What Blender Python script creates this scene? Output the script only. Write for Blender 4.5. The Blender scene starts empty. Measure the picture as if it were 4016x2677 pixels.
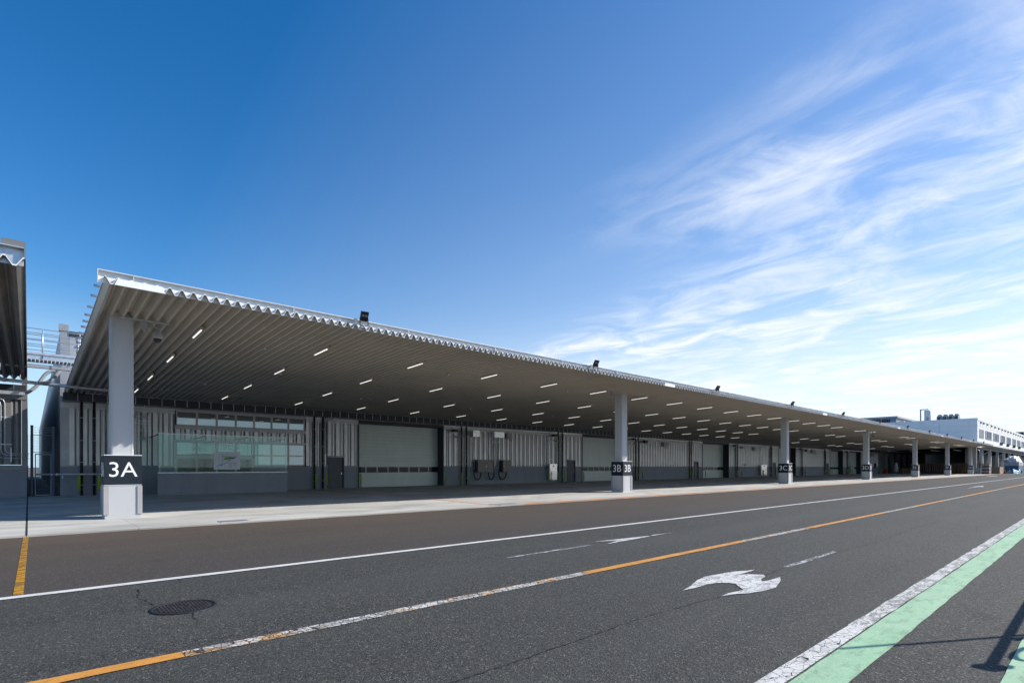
import bpy, math, random
import numpy as np
from mathutils import Vector, Matrix
random.seed(7)
S = bpy.context.scene
COL = S.collection
R = math.radians

# ---------------------------------------------------------------- camera (19 mm shift lens, held level)
H0, CX, CH, PW, PH = 1831.0, 2008.0, 1.5, 4016.0, 2677.0
U1, U2 = 4347.0, 112.0                                   # vanishing points of the facade and of its normal
FP = math.sqrt((U1 - CX) * (CX - U2))
AZ = math.atan2(U1 - CX, FP)
FW = (math.cos(AZ), math.sin(AZ)); RT = (math.sin(AZ), -math.cos(AZ))
cam = bpy.data.cameras.new('camera'); camo = bpy.data.objects.new('camera', cam); COL.objects.link(camo)
cam.sensor_width = 36.0; cam.lens = FP / PW * 36.0
cam.shift_y = (H0 - PH / 2) / PW
cam.clip_end = 6000.0
camo.location = (0, 0, CH)
camo.rotation_euler = (R(90), 0, -math.atan2(FW[0], FW[1]))
S.camera = camo

# ---------------------------------------------------------------- sun, sky, exposure
SUNV = Vector((1.31, -0.77, 1.0)).normalized()           # towards the sun
SUN_EL = math.asin(SUNV.z); SUN_AZ = math.atan2(SUNV.x, SUNV.y)
sl = bpy.data.lights.new('sun', 'SUN'); sl.energy = 4.2; sl.angle = R(0.5); sl.color = (1.0, 0.95, 0.87)
so = bpy.data.objects.new('sun', sl); COL.objects.link(so)
so.rotation_euler = (-SUNV).to_track_quat('-Z', 'Y').to_euler()
W = bpy.data.worlds.new('World'); S.world = W; W.use_nodes = True
S.view_settings.view_transform = 'Standard'; S.view_settings.look = 'None'
S.view_settings.gamma = 1.0; S.view_settings.exposure = 0.55
S.view_settings.use_curve_mapping = False
try: S.cycles.max_bounces = 8; S.cycles.transparent_max_bounces = 12
except Exception: pass

def build_world():
    nt = W.node_tree; n = nt.nodes; n.clear(); L = nt.links.new
    out = n.new('ShaderNodeOutputWorld'); bg = n.new('ShaderNodeBackground')
    sky = n.new('ShaderNodeTexSky'); sky.sky_type = 'NISHITA'; sky.sun_disc = False
    sky.sun_elevation = SUN_EL; sky.sun_rotation = SUN_AZ
    sky.altitude = 50; sky.air_density = 1.0; sky.dust_density = 0.35; sky.ozone_density = 2.0
    bg.inputs['Strength'].default_value = 0.116
    tc = n.new('ShaderNodeTexCoord'); sep = n.new('ShaderNodeSeparateXYZ')
    L(tc.outputs['Generated'], sep.inputs[0])
    def math_(op, a, b=None, c=None):
        m = n.new('ShaderNodeMath'); m.operation = op
        for i, v in enumerate((a, b, c)):
            if v is None: continue
            if isinstance(v, (int, float)): m.inputs[i].default_value = v
            else: L(v, m.inputs[i])
        return m.outputs[0]
    zz = math_('ADD', math_('MAXIMUM', sep.outputs[2], 0.0), 0.045)
    px = math_('DIVIDE', sep.outputs[0], zz); py = math_('DIVIDE', sep.outputs[1], zz)
    cmb = n.new('ShaderNodeCombineXYZ'); L(px, cmb.inputs[0]); L(py, cmb.inputs[1])
    def noise(vec, scale, detail, rough, sx, sy, dist=0.0, off=(0, 0, 0), rot=0.0):
        mp = n.new('ShaderNodeMapping'); mp.inputs['Scale'].default_value = (sx, sy, 1)
        mp.inputs['Location'].default_value = off; mp.inputs['Rotation'].default_value = (0, 0, rot)
        L(vec, mp.inputs[0])
        t = n.new('ShaderNodeTexNoise'); t.inputs['Scale'].default_value = scale
        t.inputs['Detail'].default_value = detail; t.inputs['Roughness'].default_value = rough
        t.inputs['Distortion'].default_value = dist
        L(mp.outputs[0], t.inputs['Vector']); return t.outputs['Fac']
    def ramp(v, a, b):
        m = n.new('ShaderNodeMapRange'); m.interpolation_type = 'SMOOTHSTEP'
        L(v, m.inputs[0]); m.inputs[1].default_value = a; m.inputs[2].default_value = b
        return m.outputs[0]
    big = noise(cmb.outputs[0], 0.8, 3, 0.5, 1.0, 0.55, 0.4, (3.1, 1.7, 0), R(12))
    streak = noise(cmb.outputs[0], 2.2, 8, 0.56, 1.5, 0.30, 0.6, (0.3, 5.2, 0), R(8))
    fluff = noise(cmb.outputs[0], 3.4, 10, 0.60, 1.0, 0.62, 0.8, (8.3, 2.2, 0), R(-8))
    # the cloud sheet lies beyond a front edge that runs along the building's normal
    edge = math_('ADD', math_('SUBTRACT', px, math_('MULTIPLY', py, 0.45)), math_('MULTIPLY', math_('SUBTRACT', big, 0.5), 1.6))
    sheet = ramp(edge, 1.0, 1.8)
    w = math_('ADD', math_('MULTIPLY', streak, 0.36), math_('MULTIPLY', fluff, 0.64))
    wisps = ramp(w, 0.39, 0.70)
    veil = math_('MULTIPLY', math_('MINIMUM', math_('MAXIMUM', math_('SUBTRACT', px, 0.40), 0.0), 4.6), 0.115)
    cl = math_('MINIMUM', math_('ADD', math_('MULTIPLY', sheet, math_('MULTIPLY', wisps, math_('ADD', 0.46, math_('MULTIPLY', ramp(big, 0.35, 0.65), 0.34)))), veil), 0.93)
    hs = n.new('ShaderNodeHueSaturation'); hs.inputs['Saturation'].default_value = 1.42; hs.inputs['Hue'].default_value = 0.504; L(sky.outputs[0], hs.inputs['Color'])
    L(ramp(sep.outputs[2], 0.02, 0.30), hs.inputs['Fac'])
    hz = n.new('ShaderNodeMixRGB'); hz.inputs[2].default_value = (3.1, 4.6, 6.0, 1)      # pale blue haze low over the horizon
    L(math_('MULTIPLY', math_('SUBTRACT', 1.0, ramp(sep.outputs[2], 0.0, 0.26)), 0.85), hz.inputs[0]); L(hs.outputs[0], hz.inputs[1])
    mix = n.new('ShaderNodeMixRGB'); L(cl, mix.inputs[0]); L(hz.outputs[0], mix.inputs[1])
    mix.inputs[2].default_value = (6.1, 6.3, 6.6, 1)
    L(mix.outputs[0], bg.inputs['Color']); L(bg.outputs[0], out.inputs['Surface'])
build_world()

# ---------------------------------------------------------------- photo pixel -> place (a direction; the distance comes from the plane it lies on)
def ray(u, v): return (FW[0]*FP + RT[0]*(u-CX), FW[1]*FP + RT[1]*(u-CX), H0 - v)
def onY(u, v, Y): d = ray(u, v); t = Y / d[1]; return (d[0]*t, Y, CH + d[2]*t)
def onX(u, v, X): d = ray(u, v); t = X / d[0]; return (X, d[1]*t, CH + d[2]*t)
def gnd(u, v, z=0.0): d = ray(u, v); t = (z-CH) / d[2]; return (d[0]*t, d[1]*t)

# ---------------------------------------------------------------- mesh helpers
class MB:
    def __init__(s): s.v = []; s.f = []; s.sm = []
    def poly(s, pts, smooth=False):
        i = len(s.v); s.v += [tuple(p) for p in pts]; s.f.append(tuple(range(i, i+len(pts)))); s.sm.append(smooth); return s
    def box(s, x0, x1, y0, y1, z0, z1):
        if x1 < x0: x0, x1 = x1, x0
        if y1 < y0: y0, y1 = y1, y0
        if z1 < z0: z0, z1 = z1, z0
        i = len(s.v)
        s.v += [(x0,y0,z0),(x1,y0,z0),(x1,y1,z0),(x0,y1,z0),(x0,y0,z1),(x1,y0,z1),(x1,y1,z1),(x0,y1,z1)]
        for f in ((0,3,2,1),(4,5,6,7),(0,1,5,4),(1,2,6,5),(2,3,7,6),(3,0,4,7)): s.f.append(tuple(i+k for k in f)); s.sm.append(False)
        return s
    def obox(s, c, size, M):
        b = MB().box(-size[0]/2, size[0]/2, -size[1]/2, size[1]/2, -size[2]/2, size[2]/2)
        i = len(s.v); c = Vector(c)
        s.v += [tuple(c + M @ Vector(p)) for p in b.v]; s.f += [tuple(i+k for k in f) for f in b.f]; s.sm += b.sm; return s
    def tube(s, pts, r, n=10, caps=True):
        P = [Vector(p) for p in pts]; rs = r if isinstance(r, (list, tuple)) else [r]*len(P)
        i0 = len(s.v); up = None
        for k, p in enumerate(P):
            a = P[max(k-1, 0)]; b = P[min(k+1, len(P)-1)]; t = (b-a).normalized()
            if up is None: up = Vector((0, 0, 1)) if abs(t.z) < 0.9 else Vector((1, 0, 0))
            e1 = t.cross(up).normalized(); e2 = e1.cross(t).normalized(); up = e2
            for j in range(n):
                a_ = 2*math.pi*j/n; s.v.append(tuple(p + (e1*math.cos(a_) + e2*math.sin(a_))*rs[k]))
        for k in range(len(P)-1):
            for j in range(n):
                a = i0+k*n+j; b = i0+k*n+(j+1) % n
                s.f.append((a, b, b+n, a+n)); s.sm.append(True)
        if caps:
            s.f.append(tuple(i0+j for j in range(n-1, -1, -1))); s.sm.append(False)
            e = i0+(len(P)-1)*n; s.f.append(tuple(e+j for j in range(n))); s.sm.append(False)
        return s
    def lathe(s, c, prof, n=20):
        i0 = len(s.v)
        for (r, z) in prof:
            for j in range(n):
                a = 2*math.pi*j/n; s.v.append((c[0]+r*math.cos(a), c[1]+r*math.sin(a), c[2]+z))
        for k in range(len(prof)-1):
            for j in range(n):
                a = i0+k*n+j; b = i0+k*n+(j+1) % n; s.f.append((a, b, b+n, a+n)); s.sm.append(True)
        s.f.append(tuple(i0+j for j in range(n-1, -1, -1))); s.sm.append(False)
        e = i0+(len(prof)-1)*n; s.f.append(tuple(e+j for j in range(n))); s.sm.append(False)
        return s
    def prism(s, pts, z0, z1):                 # plan polygon (counter-clockwise) between two heights
        n = len(pts); i = len(s.v)
        s.v += [(p[0], p[1], z0) for p in pts] + [(p[0], p[1], z1) for p in pts]
        s.f.append(tuple(i+k for k in range(n-1, -1, -1))); s.sm.append(False)
        s.f.append(tuple(i+n+k for k in range(n))); s.sm.append(False)
        for k in range(n): s.f.append((i+k, i+(k+1) % n, i+n+(k+1) % n, i+n+k)); s.sm.append(False)
        return s
    def extr(s, prof, axis, a0, a1):            # closed profile extruded along an axis; prof in the other two axes' order
        n = len(prof); i = len(s.v)
        def mk(p, a): return {'x': (a, p[0], p[1]), 'y': (p[0], a, p[1]), 'z': (p[0], p[1], a)}[axis]
        s.v += [mk(p, a0) for p in prof] + [mk(p, a1) for p in prof]
        s.f.append(tuple(i+k for k in range(n-1, -1, -1))); s.sm.append(False)
        s.f.append(tuple(i+n+k for k in range(n))); s.sm.append(False)
        for k in range(n): s.f.append((i+k, i+(k+1) % n, i+n+(k+1) % n, i+n+k)); s.sm.append(False)
        return s
    def mesh(s, name):
        m = bpy.data.meshes.new(name); m.from_pydata(s.v, [], s.f)
        m.polygons.foreach_set('use_smooth', s.sm); m.update(); return m

def link(name, data, parent=None, loc=(0, 0, 0)):
    o = bpy.data.objects.new(name, data); COL.objects.link(o); o.location = loc
    if parent: o.parent = parent
    return o
def part(name, geo, mat, parent=None, loc=(0, 0, 0), rot=None):
    me = geo.mesh(name) if isinstance(geo, MB) else geo
    if mat is not None and not me.materials: me.materials.append(mat)
    o = link(name, me, parent, loc)
    if rot: o.rotation_euler = rot
    return o
def tag(o, label, cat, group=None):
    o['label'] = label; o['category'] = cat
    if group: o['group'] = group
    return o
def thing(name, label, cat, loc=(0, 0, 0), group=None):
    return tag(link(name, None, None, loc), label, cat, group)
def structure(name, geo, mat, loc=(0, 0, 0)):
    o = part(name, geo, mat, None, loc); o['kind'] = 'structure'; return o
_c = {}
def cached(key, fn):
    if key not in _c: _c[key] = fn().mesh(str(key[0]))
    return _c[key]
ORD = ['first','second','third','fourth','fifth','sixth','seventh','eighth','ninth','tenth','eleventh','twelfth','thirteenth','fourteenth','fifteenth','sixteenth','seventeenth','eighteenth','nineteenth','twentieth']
TENS = {2: ('twentieth', 'twenty-'), 3: ('thirtieth', 'thirty-'), 4: ('fortieth', 'forty-'), 5: ('fiftieth', 'fifty-')}
def ordn(i):
    if i <= 20: return ORD[i-1]
    a, b = divmod(i, 10); return TENS[a][0] if b == 0 else TENS[a][1] + ORD[b-1]

# ---------------------------------------------------------------- materials
def newmat(name):
    m = bpy.data.materials.new(name); m.use_nodes = True; nt = m.node_tree
    b = nt.nodes['Principled BSDF']; return m, nt, b
class NT:
    def __init__(s, nt): s.nt = nt; s.n = nt.nodes; s.L = nt.links.new; s.pos = s.n.new('ShaderNodeNewGeometry').outputs['Position']
    def mapped(s, sc=(1, 1, 1), off=(0, 0, 0), rot=0.0):
        mp = s.n.new('ShaderNodeMapping'); mp.inputs['Scale'].default_value = sc; mp.inputs['Location'].default_value = off
        mp.inputs['Rotation'].default_value = (0, 0, rot); s.L(s.pos, mp.inputs[0]); return mp.outputs[0]
    def noise(s, scale, detail=4, rough=0.55, vec=None, dist=0.0, out='Fac'):
        t = s.n.new('ShaderNodeTexNoise'); t.inputs['Scale'].default_value = scale; t.inputs['Detail'].default_value = detail
        t.inputs['Roughness'].default_value = rough; t.inputs['Distortion'].default_value = dist
        s.L(vec if vec is not None else s.pos, t.inputs['Vector']); return t.outputs[out]
    def vor(s, scale, feature='F1', vec=None, out='Distance', rnd=1.0):
        t = s.n.new('ShaderNodeTexVoronoi'); t.feature = feature; t.inputs['Scale'].default_value = scale
        t.inputs['Randomness'].default_value = rnd
        s.L(vec if vec is not None else s.pos, t.inputs['Vector']); return t.outputs[out]
    def math(s, op, a, b=None):
        m = s.n.new('ShaderNodeMath'); m.operation = op
        for i, v in enumerate((a, b)):
            if v is None: continue
            if isinstance(v, (int, float)): m.inputs[i].default_value = v
            else: s.L(v, m.inputs[i])
        return m.outputs[0]
    def ramp(s, v, a, b, c=0.0, d=1.0):
        m = s.n.new('ShaderNodeMapRange'); s.L(v, m.inputs[0])
        for i, x in enumerate((a, b, c, d)): m.inputs[i+1].default_value = x
        return m.outputs[0]
    def mix(s, f, a, b, mode='MIX'):
        m = s.n.new('ShaderNodeMixRGB'); m.blend_type = mode
        for i, v in enumerate((f, a, b)):
            if isinstance(v, (int, float)): m.inputs[i].default_value = v
            elif isinstance(v, tuple): m.inputs[i].default_value = (*v[:3], 1)
            else: s.L(v, m.inputs[i])
        return m.outputs[0]
    def bump(s, h, strength, dist, bsdf):
        b = s.n.new('ShaderNodeBump'); b.inputs['Strength'].default_value = strength; b.inputs['Distance'].default_value = dist
        s.L(h, b.inputs['Height']); s.L(b.outputs[0], bsdf.inputs['Normal'])
    def sep(s):
        x = s.n.new('ShaderNodeSeparateXYZ'); s.L(s.pos, x.inputs[0]); return x.outputs
def M(name, col, rough=0.6, metal=0.0, ns=2.0, na=0.15, bs=0, bd=0.002, spec=0.5, dirt=0.0, streak=False):
    m, nt, b = newmat(name); t = NT(nt)
    vec = t.mapped((1, 1, 0.18)) if streak else None
    f = t.noise(ns, 5, 0.6, vec)
    lo = tuple(c*(1-na) for c in col); hi = tuple(min(1, c*(1+na)) for c in col)
    c = t.mix(t.ramp(f, 0.3, 0.7), lo, hi)
    if dirt:
        g = t.noise(ns*3.1, 6, 0.65, t.mapped((1, 1, 0.12)) if streak else None)
        c = t.mix(t.ramp(g, 0.56, 0.78, 0, dirt), c, tuple(x*0.45 for x in col))
    t.L(c, b.inputs['Base Color']); b.inputs['Metallic'].default_value = metal
    t.L(t.ramp(t.noise(ns*4, 4), 0.3, 0.7, max(0.05, rough-0.07), min(1, rough+0.07)), b.inputs['Roughness'])
    b.inputs['Specular IOR Level'].default_value = spec
    if bs: t.bump(t.noise(bs, 3, 0.6), 0.5, bd, b)
    return m
def asphalt(name, col, warm=0.0):
    m, nt, b = newmat(name); t = NT(nt)
    fine = t.vor(80, 'F1', out='Color'); sepc = t.n.new('ShaderNodeSeparateColor'); t.L(fine, sepc.inputs[0])
    grain = sepc.outputs[0]
    c = t.mix(grain, tuple(x*0.30 for x in col), tuple(x*1.70 for x in col))
    spk = t.ramp(sepc.outputs[1], 0.90, 0.98)                      # pale chippings
    c = t.mix(t.math('MULTIPLY', spk, 0.6), c, (0.33, 0.31, 0.27))
    c = t.mix(t.ramp(sepc.outputs[2], 0.72, 0.9, 0.0, 0.85), c, (0.012, 0.012, 0.013))     # open pores
    blot = t.noise(0.35, 6, 0.6, t.mapped((0.35, 1, 1)))
    c = t.mix(t.ramp(blot, 0.35, 0.68, 0.0, 0.34), c, tuple(x*0.62 for x in col))
    pale = t.noise(0.9, 5, 0.6, t.mapped((0.25, 1, 1), (4, 9, 0)))
    c = t.mix(t.ramp(pale, 0.5, 0.8, 0.0, 0.28), c, tuple(x*1.6 for x in col))
    lane = t.noise(0.9, 4, 0.55, t.mapped((0.012, 1, 1), (0, 21, 0)))        # polished wheel paths run along the road
    c = t.mix(t.ramp(lane, 0.35, 0.65, 0.0, 0.30), c, tuple(x*1.45 for x in col))
    drip = t.vor(0.55, 'F1', t.mapped((1, 1, 1), (3.3, 1.1, 0))); dn = t.noise(9, 3, 0.6)
    c = t.mix(t.ramp(t.math('ADD', drip, t.math('MULTIPLY', dn, 0.12)), 0.10, 0.16, 0.45, 0.0), c, tuple(x*0.4 for x in col))
    tar = t.noise(1.6, 6, 0.62, t.mapped((0.5, 1.6, 1), (14, 3, 0)))
    c = t.mix(t.ramp(tar, 0.62, 0.72, 0.0, 0.30), c, tuple(x*0.5 for x in col))
    if warm:
        y = t.sep()[1]; x = t.sep()[0]
        near = t.ramp(y, 9.0, 15.3, 0.25, 1.0)
        far = t.ramp(x, 0.0, 60.0, 1.0, 0.25)
        wn = t.noise(0.5, 5, 0.6, t.mapped((0.3, 1, 1), (2, 2, 0)))
        k = t.math('MULTIPLY', t.math('MULTIPLY', near, far), t.ramp(wn, 0.2, 0.7, 0.45, 1.0))
        c = t.mix(t.math('MULTIPLY', k, warm), c, (0.140, 0.098, 0.070), 'MIX')
        c = t.mix(t.ramp(grain, 0, 1, 0.0, 0.40), c, (0.04, 0.031, 0.026))
    t.L(c, b.inputs['Base Color']); b.inputs['Roughness'].default_value = 0.85
    b.inputs['Specular IOR Level'].default_value = 0.35
    h = t.math('ADD', t.vor(95), t.math('MULTIPLY', t.vor(38), 0.6))
    t.bump(h, 0.7, 0.006, b)
    return m
def concrete(name, col, stain=0.5, sc=1.0):
    m, nt, b = newmat(name); t = NT(nt)
    f = t.noise(0.55*sc, 7, 0.62, t.mapped((0.55, 1, 1)), 0.8)
    c = t.mix(t.ramp(f, 0.36, 0.62), tuple(x*0.72 for x in col), tuple(x*1.13 for x in col))
    g = t.noise(0.8*sc, 6, 0.65, t.mapped((0.3, 1, 1), (7, 3, 0)), 1.6)
    c = t.mix(t.ramp(g, 0.54, 0.66, 0, stain), c, (col[0]*0.60, col[1]*0.58, col[2]*0.52))
    tm_ = t.noise(2.2, 6, 0.62, t.mapped((0.10, 1, 1), (11, 4, 0), R(6)), 0.5)
    c = t.mix(t.ramp(tm_, 0.60, 0.74, 0, 0.45), c, tuple(x*0.5 for x in col))
    fn = t.noise(60, 4, 0.7); c = t.mix(t.ramp(fn, 0.3, 0.7, 0, 0.18), c, tuple(x*0.7 for x in col))
    t.L(c, b.inputs['Base Color']); b.inputs['Roughness'].default_value = 0.75
    b.inputs['Specular IOR Level'].default_value = 0.4
    t.bump(t.noise(45, 4), 0.25, 0.004, b)
    return m
def paint(name, col, wear=0.5, crack=0.0, alt=None, orient='x', cscale=9.0, grime=False):
    """road paint; worn spots are holes through which the asphalt below shows"""
    m, nt, b = newmat(name); t = NT(nt)
    c = t.mix(t.ramp(t.noise(3, 5, 0.6), 0.3, 0.7), tuple(x*0.86 for x in col), col)
    if alt:
        k = t.noise(2.6, 4, 0.6, t.mapped((1, 1, 1), (5, 1, 0)))
        c = t.mix(t.ramp(k, 0.50, 0.60), c, alt)
    d = t.noise(30, 4, 0.7); c = t.mix(t.ramp(d, 0.5, 0.75, 0, 0.22), c, (0.12, 0.11, 0.10))
    if grime:
        g = t.noise(7, 6, 0.7, t.mapped((0.25, 1, 1), (2, 5, 0), R(18))); c = t.mix(t.ramp(g, 0.48, 0.72, 0, 0.55), c, tuple(x*0.55 for x in col))
        g = t.noise(1.3, 5, 0.6); c = t.mix(t.ramp(g, 0.35, 0.7, 0, 0.35), c, (0.46, 0.58, 0.42))
    t.L(c, b.inputs['Base Color']); b.inputs['Roughness'].default_value = 0.7
    a = t.ramp(t.noise(5, 6, 0.75, t.mapped((0.6, 1.6, 1), (3, 7, 0))), 0.36+0.22*wear-0.06, 0.36+0.22*wear+0.06)
    a = t.math('MAXIMUM', a, 1-wear)
    grit = t.ramp(t.noise(70, 3, 0.7), 0.30, 0.42)
    a = t.math('MULTIPLY', a, t.math('MAXIMUM', grit, 1-min(1, wear*1.4)))
    if crack:
        wv = t.noise(6, 3, 0.6, out='Color')
        v = t.n.new('ShaderNodeVectorMath'); v.operation = 'MULTIPLY_ADD'; t.L(wv, v.inputs[0])
        v.inputs[1].default_value = (0.10, 0.10, 0); t.L(t.pos, v.inputs[2])
        mp = t.n.new('ShaderNodeMapping'); mp.inputs['Scale'].default_value = (1.6, 1.0, 1) if orient == 'x' else (1, 1.6, 1)
        t.L(v.outputs[0], mp.inputs[0])
        e = t.vor(cscale, 'DISTANCE_TO_EDGE', mp.outputs[0])
        a = t.math('MULTIPLY', a, t.ramp(e, crack*0.35, crack))
    tr = t.n.new('ShaderNodeBsdfTransparent'); mx = t.n.new('ShaderNodeMixShader')
    t.L(a, mx.inputs[0]); t.L(tr.outputs[0], mx.inputs[1]); t.L(b.outputs[0], mx.inputs[2])
    t.L(mx.outputs[0], t.n['Material Output'].inputs['Surface'])
    return m
def glass(name, tint, refl=1.0):
    m, nt, b = newmat(name); t = NT(nt); nt.nodes.remove(b)
    tr = t.n.new('ShaderNodeBsdfTransparent'); tr.inputs[0].default_value = (*tint, 1)
    gl = t.n.new('ShaderNodeBsdfGlossy'); gl.inputs['Roughness'].default_value = 0.02; gl.inputs[0].default_value = (0.92, 1.0, 0.98, 1)
    fr = t.n.new('ShaderNodeFresnel'); fr.inputs[0].default_value = 1.52
    mx = t.n.new('ShaderNodeMixShader'); t.L(t.math('MULTIPLY', fr.outputs[0], refl), mx.inputs[0])
    t.L(tr.outputs[0], mx.inputs[1]); t.L(gl.outputs[0], mx.inputs[2])
    t.L(mx.outputs[0], t.n['Material Output'].inputs['Surface'])
    return m
def window_glass(name, refl=0.45, tint=(0.75, 0.9, 0.95)):
    m, nt, b = newmat(name); t = NT(nt)
    b.inputs['Base Color'].default_value = (0.008, 0.010, 0.012, 1); b.inputs['Roughness'].default_value = 0.25; b.inputs['Specular IOR Level'].default_value = 0.1
    gl = t.n.new('ShaderNodeBsdfGlossy'); gl.inputs['Roughness'].default_value = 0.015; gl.inputs[0].default_value = (*tint, 1)
    mx = t.n.new('ShaderNodeMixShader'); mx.inputs[0].default_value = refl
    t.L(b.outputs[0], mx.inputs[1]); t.L(gl.outputs[0], mx.inputs[2])
    t.L(mx.outputs[0], t.n['Material Output'].inputs['Surface'])
    return m
def emit(name, col, st):
    m, nt, b = newmat(name); b.inputs['Base Color'].default_value = (0.8, 0.8, 0.8, 1)
    b.inputs['Emission Color'].default_value = (*col, 1); b.inputs['Emission Strength'].default_value = st; return m

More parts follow.
